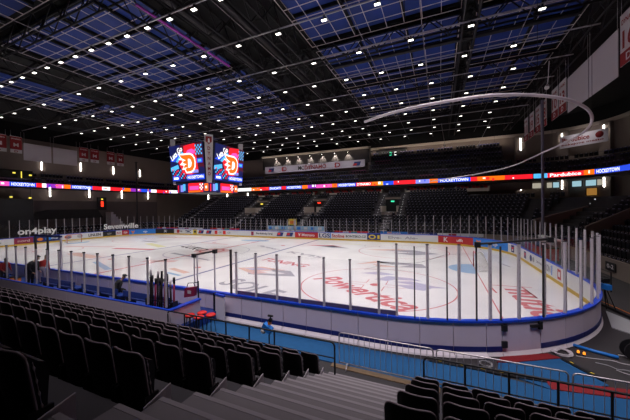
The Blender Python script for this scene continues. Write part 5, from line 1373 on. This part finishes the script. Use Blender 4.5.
# ------------------------------------------------------------------ people
def skin_mesh(name, joints, bones, mats, sub=1, root=0):
    """joints: {k:(pos, radius)}; bones: [(a, b, material index)]; one continuous surface"""
    keys = list(joints); ix = {k: i for i, k in enumerate(keys)}
    me = bpy.data.meshes.new(name); me.from_pydata([joints[k][0] for k in keys], [(ix[a], ix[b]) for a, b, m in bones], []); me.update()
    o = bpy.data.objects.new(name, me); COL.objects.link(o)
    md = o.modifiers.new('skin', 'SKIN'); md.use_smooth_shade = True
    for i, k in enumerate(keys):
        sv = me.skin_vertices[0].data[i]; r = joints[k][1]; sv.radius = (r, r) if not isinstance(r, tuple) else r; sv.use_root = (i == root)
    sb = o.modifiers.new('sub', 'SUBSURF'); sb.levels = sub; sb.render_levels = sub
    dg = bpy.context.evaluated_depsgraph_get(); dg.update()
    nm = bpy.data.meshes.new_from_object(o.evaluated_get(dg)); o.modifiers.clear(); o.data = nm; nm.name = name
    for m in mats: nm.materials.append(m)
    seg = [(Vector(joints[a][0]), Vector(joints[b][0]), m) for a, b, m in bones]
    for p in nm.polygons:
        best = (1e9, 0)
        for a, b, m in seg:
            ab = b - a; t = max(0, min(1, (p.center - a).dot(ab) / max(1e-9, ab.length_squared))); d = (a + ab * t - p.center).length
            if d < best[0]: best = (d, m)
        p.material_index = best[1]; p.use_smooth = True
    return o
def person(label, loc, rz, J, top, legs, sc=1.0, hair=M['hair'], cap=None, bulk=1.0):
    t = empty('person', label, 'person', loc, rz); t.scale = (sc, sc, sc)
    joints = {}
    r0 = dict(pelvis=.135, waist=.125, chest=(.155, .135), neck0=.075, neck=.055, head0=.075, head1=.092, head2=.075,
              hipL=.095, kneeL=.062, ankL=.045, toeL=.035, hipR=.095, kneeR=.062, ankR=.045, toeR=.035,
              shL=.068, elL=.048, wrL=.032, paL=.030, shR=.068, elR=.048, wrR=.032, paR=.030)
    for k in J:
        r = r0[k]; b = bulk if k[:2] in ('pe', 'wa', 'ch', 'sh', 'el', 'hi') else 1
        joints[k] = (J[k], (r[0] * b, r[1] * b) if isinstance(r, tuple) else r * b)
    for sd in 'LR':      # five fingers and the thumb side
        pa = Vector(J['pa' + sd]); wr = Vector(J['wr' + sd]); d = (pa - wr).normalized(); sx = 1 if sd == 'R' else -1
        side = d.cross(Vector((0, 1, 0)) if abs(d.y) < .8 else Vector((1, 0, 0))).normalized(); fl = d.cross(side).normalized()
        for f, (off, ln) in enumerate(((-.03, .062), (-.011, .078), (.009, .082), (.028, .074), (.045, .052))):
            if f == 4: a1 = wr.lerp(pa, .4) + side * .035; b1 = a1 + side * .02 + d * .045
            else: a1 = pa + side * off + d * .03; b1 = a1 + d * ln * .8 + fl * .018
            joints['f%s%da' % (sd, f)] = (tuple(a1), .010); joints['f%s%db' % (sd, f)] = (tuple(b1), .008)
    B = [('pelvis', 'waist', 0), ('waist', 'chest', 0), ('chest', 'neck0', 0), ('neck0', 'neck', 2), ('neck', 'head0', 2), ('head0', 'head1', 2), ('head1', 'head2', 2)]
    for sd in 'LR':
        B += [('pelvis', 'hip' + sd, 1), ('hip' + sd, 'knee' + sd, 1), ('knee' + sd, 'ank' + sd, 1), ('ank' + sd, 'toe' + sd, 3), ('chest', 'sh' + sd, 0), ('sh' + sd, 'el' + sd, 0), ('el' + sd, 'wr' + sd, 0), ('wr' + sd, 'pa' + sd, 2)]
        for f in range(5): B += [(('pa' if f < 4 else 'wr') + sd, 'f%s%da' % (sd, f), 2), ('f%s%da' % (sd, f), 'f%s%db' % (sd, f), 2)]
    o = skin_mesh('body', joints, B, [top, legs, M['skin'], M['black']]); o.parent = t
    h = Vector(J['head1']); n = (h - Vector(J['neck'])).normalized()
    fwd = Vector(J.get('look', (0, 1, 0))) if False else Vector((0, 1, 0)); fwd = (fwd - n * fwd.dot(n)).normalized(); sd = n.cross(fwd)
    a = MB(); vs = []; fs = []; N = 12; K = 5
    for i in range(K + 1):
        ph = i / K * 1.75
        for j in range(N):
            th = 2 * PI * j / N; rr = .108 * math.sin(ph) if i else .001
            back = 1.0
            v = h + n * (.03 + .108 * math.cos(ph)) + (sd * math.cos(th) + fwd * math.sin(th)) * rr - fwd * .014
            if math.sin(th) > .45 and i >= K - 1: v = v + n * .07
            vs.append(v)
    for i in range(K):
        for j in range(N): fs.append((i * N + j, i * N + (j + 1) % N, (i + 1) * N + (j + 1) % N, (i + 1) * N + j))
    a.add(vs, fs, cap or hair, True); a.build('cap' if cap else 'hair', t)
    a = MB(); q = h - n * .005 + fwd * .088
    for s_ in (-1, 1): a.lathe(q + sd * .033 * s_ - Vector((0, 0, .008)), [(.004, 0), (.011, .006), (.011, .012), (.004, .018)], M['black'], 6)
    a.build('eyes', t)
    a = MB(); a.tube([h + fwd * .09 + n * .005, h + fwd * .115 - n * .03, h + fwd * .092 - n * .04], [.008, .014, .008], M['skin'], 6); a.tube([h + fwd * .083 - n * .068 - sd * .022, h + fwd * .09 - n * .07, h + fwd * .083 - n * .068 + sd * .022], .006, M['redcloth'], 5)
    for s_ in (-1, 1): a.tube([h + sd * .09 * s_ + n * .02, h + sd * .105 * s_, h + sd * .09 * s_ - n * .03], [.012, .016, .008], M['skin'], 5)
    a.build('face', t)
    return t
stand = dict(pelvis=(0, 0, .95), waist=(0, .02, 1.10), chest=(0, .06, 1.32), neck0=(0, .08, 1.47), neck=(0, .10, 1.53), head0=(0, .12, 1.59), head1=(0, .13, 1.67), head2=(0, .13, 1.75),
             hipL=(-.10, 0, .90), kneeL=(-.12, .04, .50), ankL=(-.12, 0, .09), toeL=(-.13, .16, .04), hipR=(.10, 0, .90), kneeR=(.12, .04, .50), ankR=(.12, 0, .09), toeR=(.13, .16, .04),
             shL=(-.20, .06, 1.40), elL=(-.27, .10, 1.12), wrL=(-.22, .30, .98), paL=(-.20, .37, .96), shR=(.20, .06, 1.40), elR=(.27, .10, 1.12), wrR=(.22, .30, .98), paR=(.20, .37, .96))
def lean(J, a, piv=(0, 0, .95)):
    R = Matrix.Rotation(-a, 3, 'X'); out = {}
    for k, v in J.items():
        if k[:3] in ('hip', 'kne', 'ank', 'toe') or k == 'pelvis': out[k] = v
        else: out[k] = tuple(R @ (Vector(v) - Vector(piv)) + Vector(piv))
    return out
person('standing person in a bulky black jacket leaning over the players bench', (2.4, -16.2, .35), -1.0, lean(stand, .35), M['jacket'], M['jacket'], 1.12, bulk=1.75)
person('person in a red and white jersey partly behind the person in black', (1.55, -15.3, .35), .6, lean(stand, .4), M['redcloth'], M['fabric_gray'], 1.0)
person('person in a red jacket standing at the left edge of the bench', (-.45, -16.3, .35), -1.3, lean(stand, .15), M['redcloth'], M['jacket'], .92, bulk=1.3)
sit = dict(stand)
for k in list(sit):
    if k[:3] not in ('hip', 'kne', 'ank', 'toe'): sit[k] = (sit[k][0], sit[k][1], sit[k][2] - .40)
for s_, sx in (('L', -1), ('R', 1)):
    sit['hip' + s_] = (sx * .10, .04, .53); sit['knee' + s_] = (sx * .13, .45, .52); sit['ank' + s_] = (sx * .13, .44, .09); sit['toe' + s_] = (sx * .14, .6, .04)
sit['pelvis'] = (0, 0, .56)
person('person in dark clothes sitting hunched on the players bench', (9.35, -15.82, .35), -.3, lean(sit, .45, (0, 0, .56)), M['jacket'], M['jacket'], 1.0, cap=M['black'], bulk=1.25)

# ------------------------------------------------------------------ light
def area(name, loc, sx, sy, energy, spread, col=(1, .97, .94), target=None):
    l = bpy.data.lights.new(name, 'AREA'); l.shape = 'RECTANGLE'; l.size = sx; l.size_y = sy; l.energy = energy; l.color = col; l.spread = spread
    o = bpy.data.objects.new(name, l); COL.objects.link(o); o.location = loc
    if target: o.rotation_euler = (Vector(target) - Vector(loc)).to_track_quat('-Z', 'Y').to_euler()
    return o
for r, (y, xa, xb, st) in enumerate(ROWS):
    area('lamp_row', (0, y, 16.93), 56, .4, 1150 if y < 14 else 480, math.radians(88 if y < 14 else 140))
area('near_board_fill', (21, -20.5, 16), 26, 2, 640, math.radians(80), (1, .88, .98), (20, -13.6, 0))  # added fill for the backs of the near boards, no fixture here
spot('wall_sign_fill', WS[0], WS[1], 260, 1.6, (1, .93, .95), 1.0)  # added spot without a fixture, lifts the right wall sign
area('gallery_wash', (22.5, 37.0, 16.15), 25, .1, 90, math.radians(150), (1, .86, .72), (22.5, 38.4, 16.9))
area('beam_fill', (-3, 33.9, 15.6), 25, .1, 70, math.radians(110), (1, .86, .72), (-3, 35.0, 17.2))  # added wash without a fixture, brightens the beige beam
for k in range(7): spot('gallery_sign_fill', (-12.6 + 3.4 * k, 28.5, 16.9), (-12.6 + 3.4 * k, 34, 13.6), 420, 1.0, (1, .93, .97), 1.0)  # spots added under the roof to brighten the long gallery sign
w = bpy.data.worlds.new('world'); SC.world = w; w.use_nodes = True
w.node_tree.nodes['Background'].inputs[0].default_value = (.5, .4, .6, 1); w.node_tree.nodes['Background'].inputs[1].default_value = .004
SC.view_settings.view_transform = 'Standard'; SC.view_settings.look = 'None'; SC.view_settings.gamma = 1; SC.view_settings.exposure = 0
SC.view_settings.use_curve_mapping = False
SC.cycles.transparent_max_bounces = 40; SC.cycles.max_bounces = 8; SC.cycles.caustics_reflective = False; SC.cycles.caustics_refractive = False
SC.cycles.sample_clamp_indirect = 4
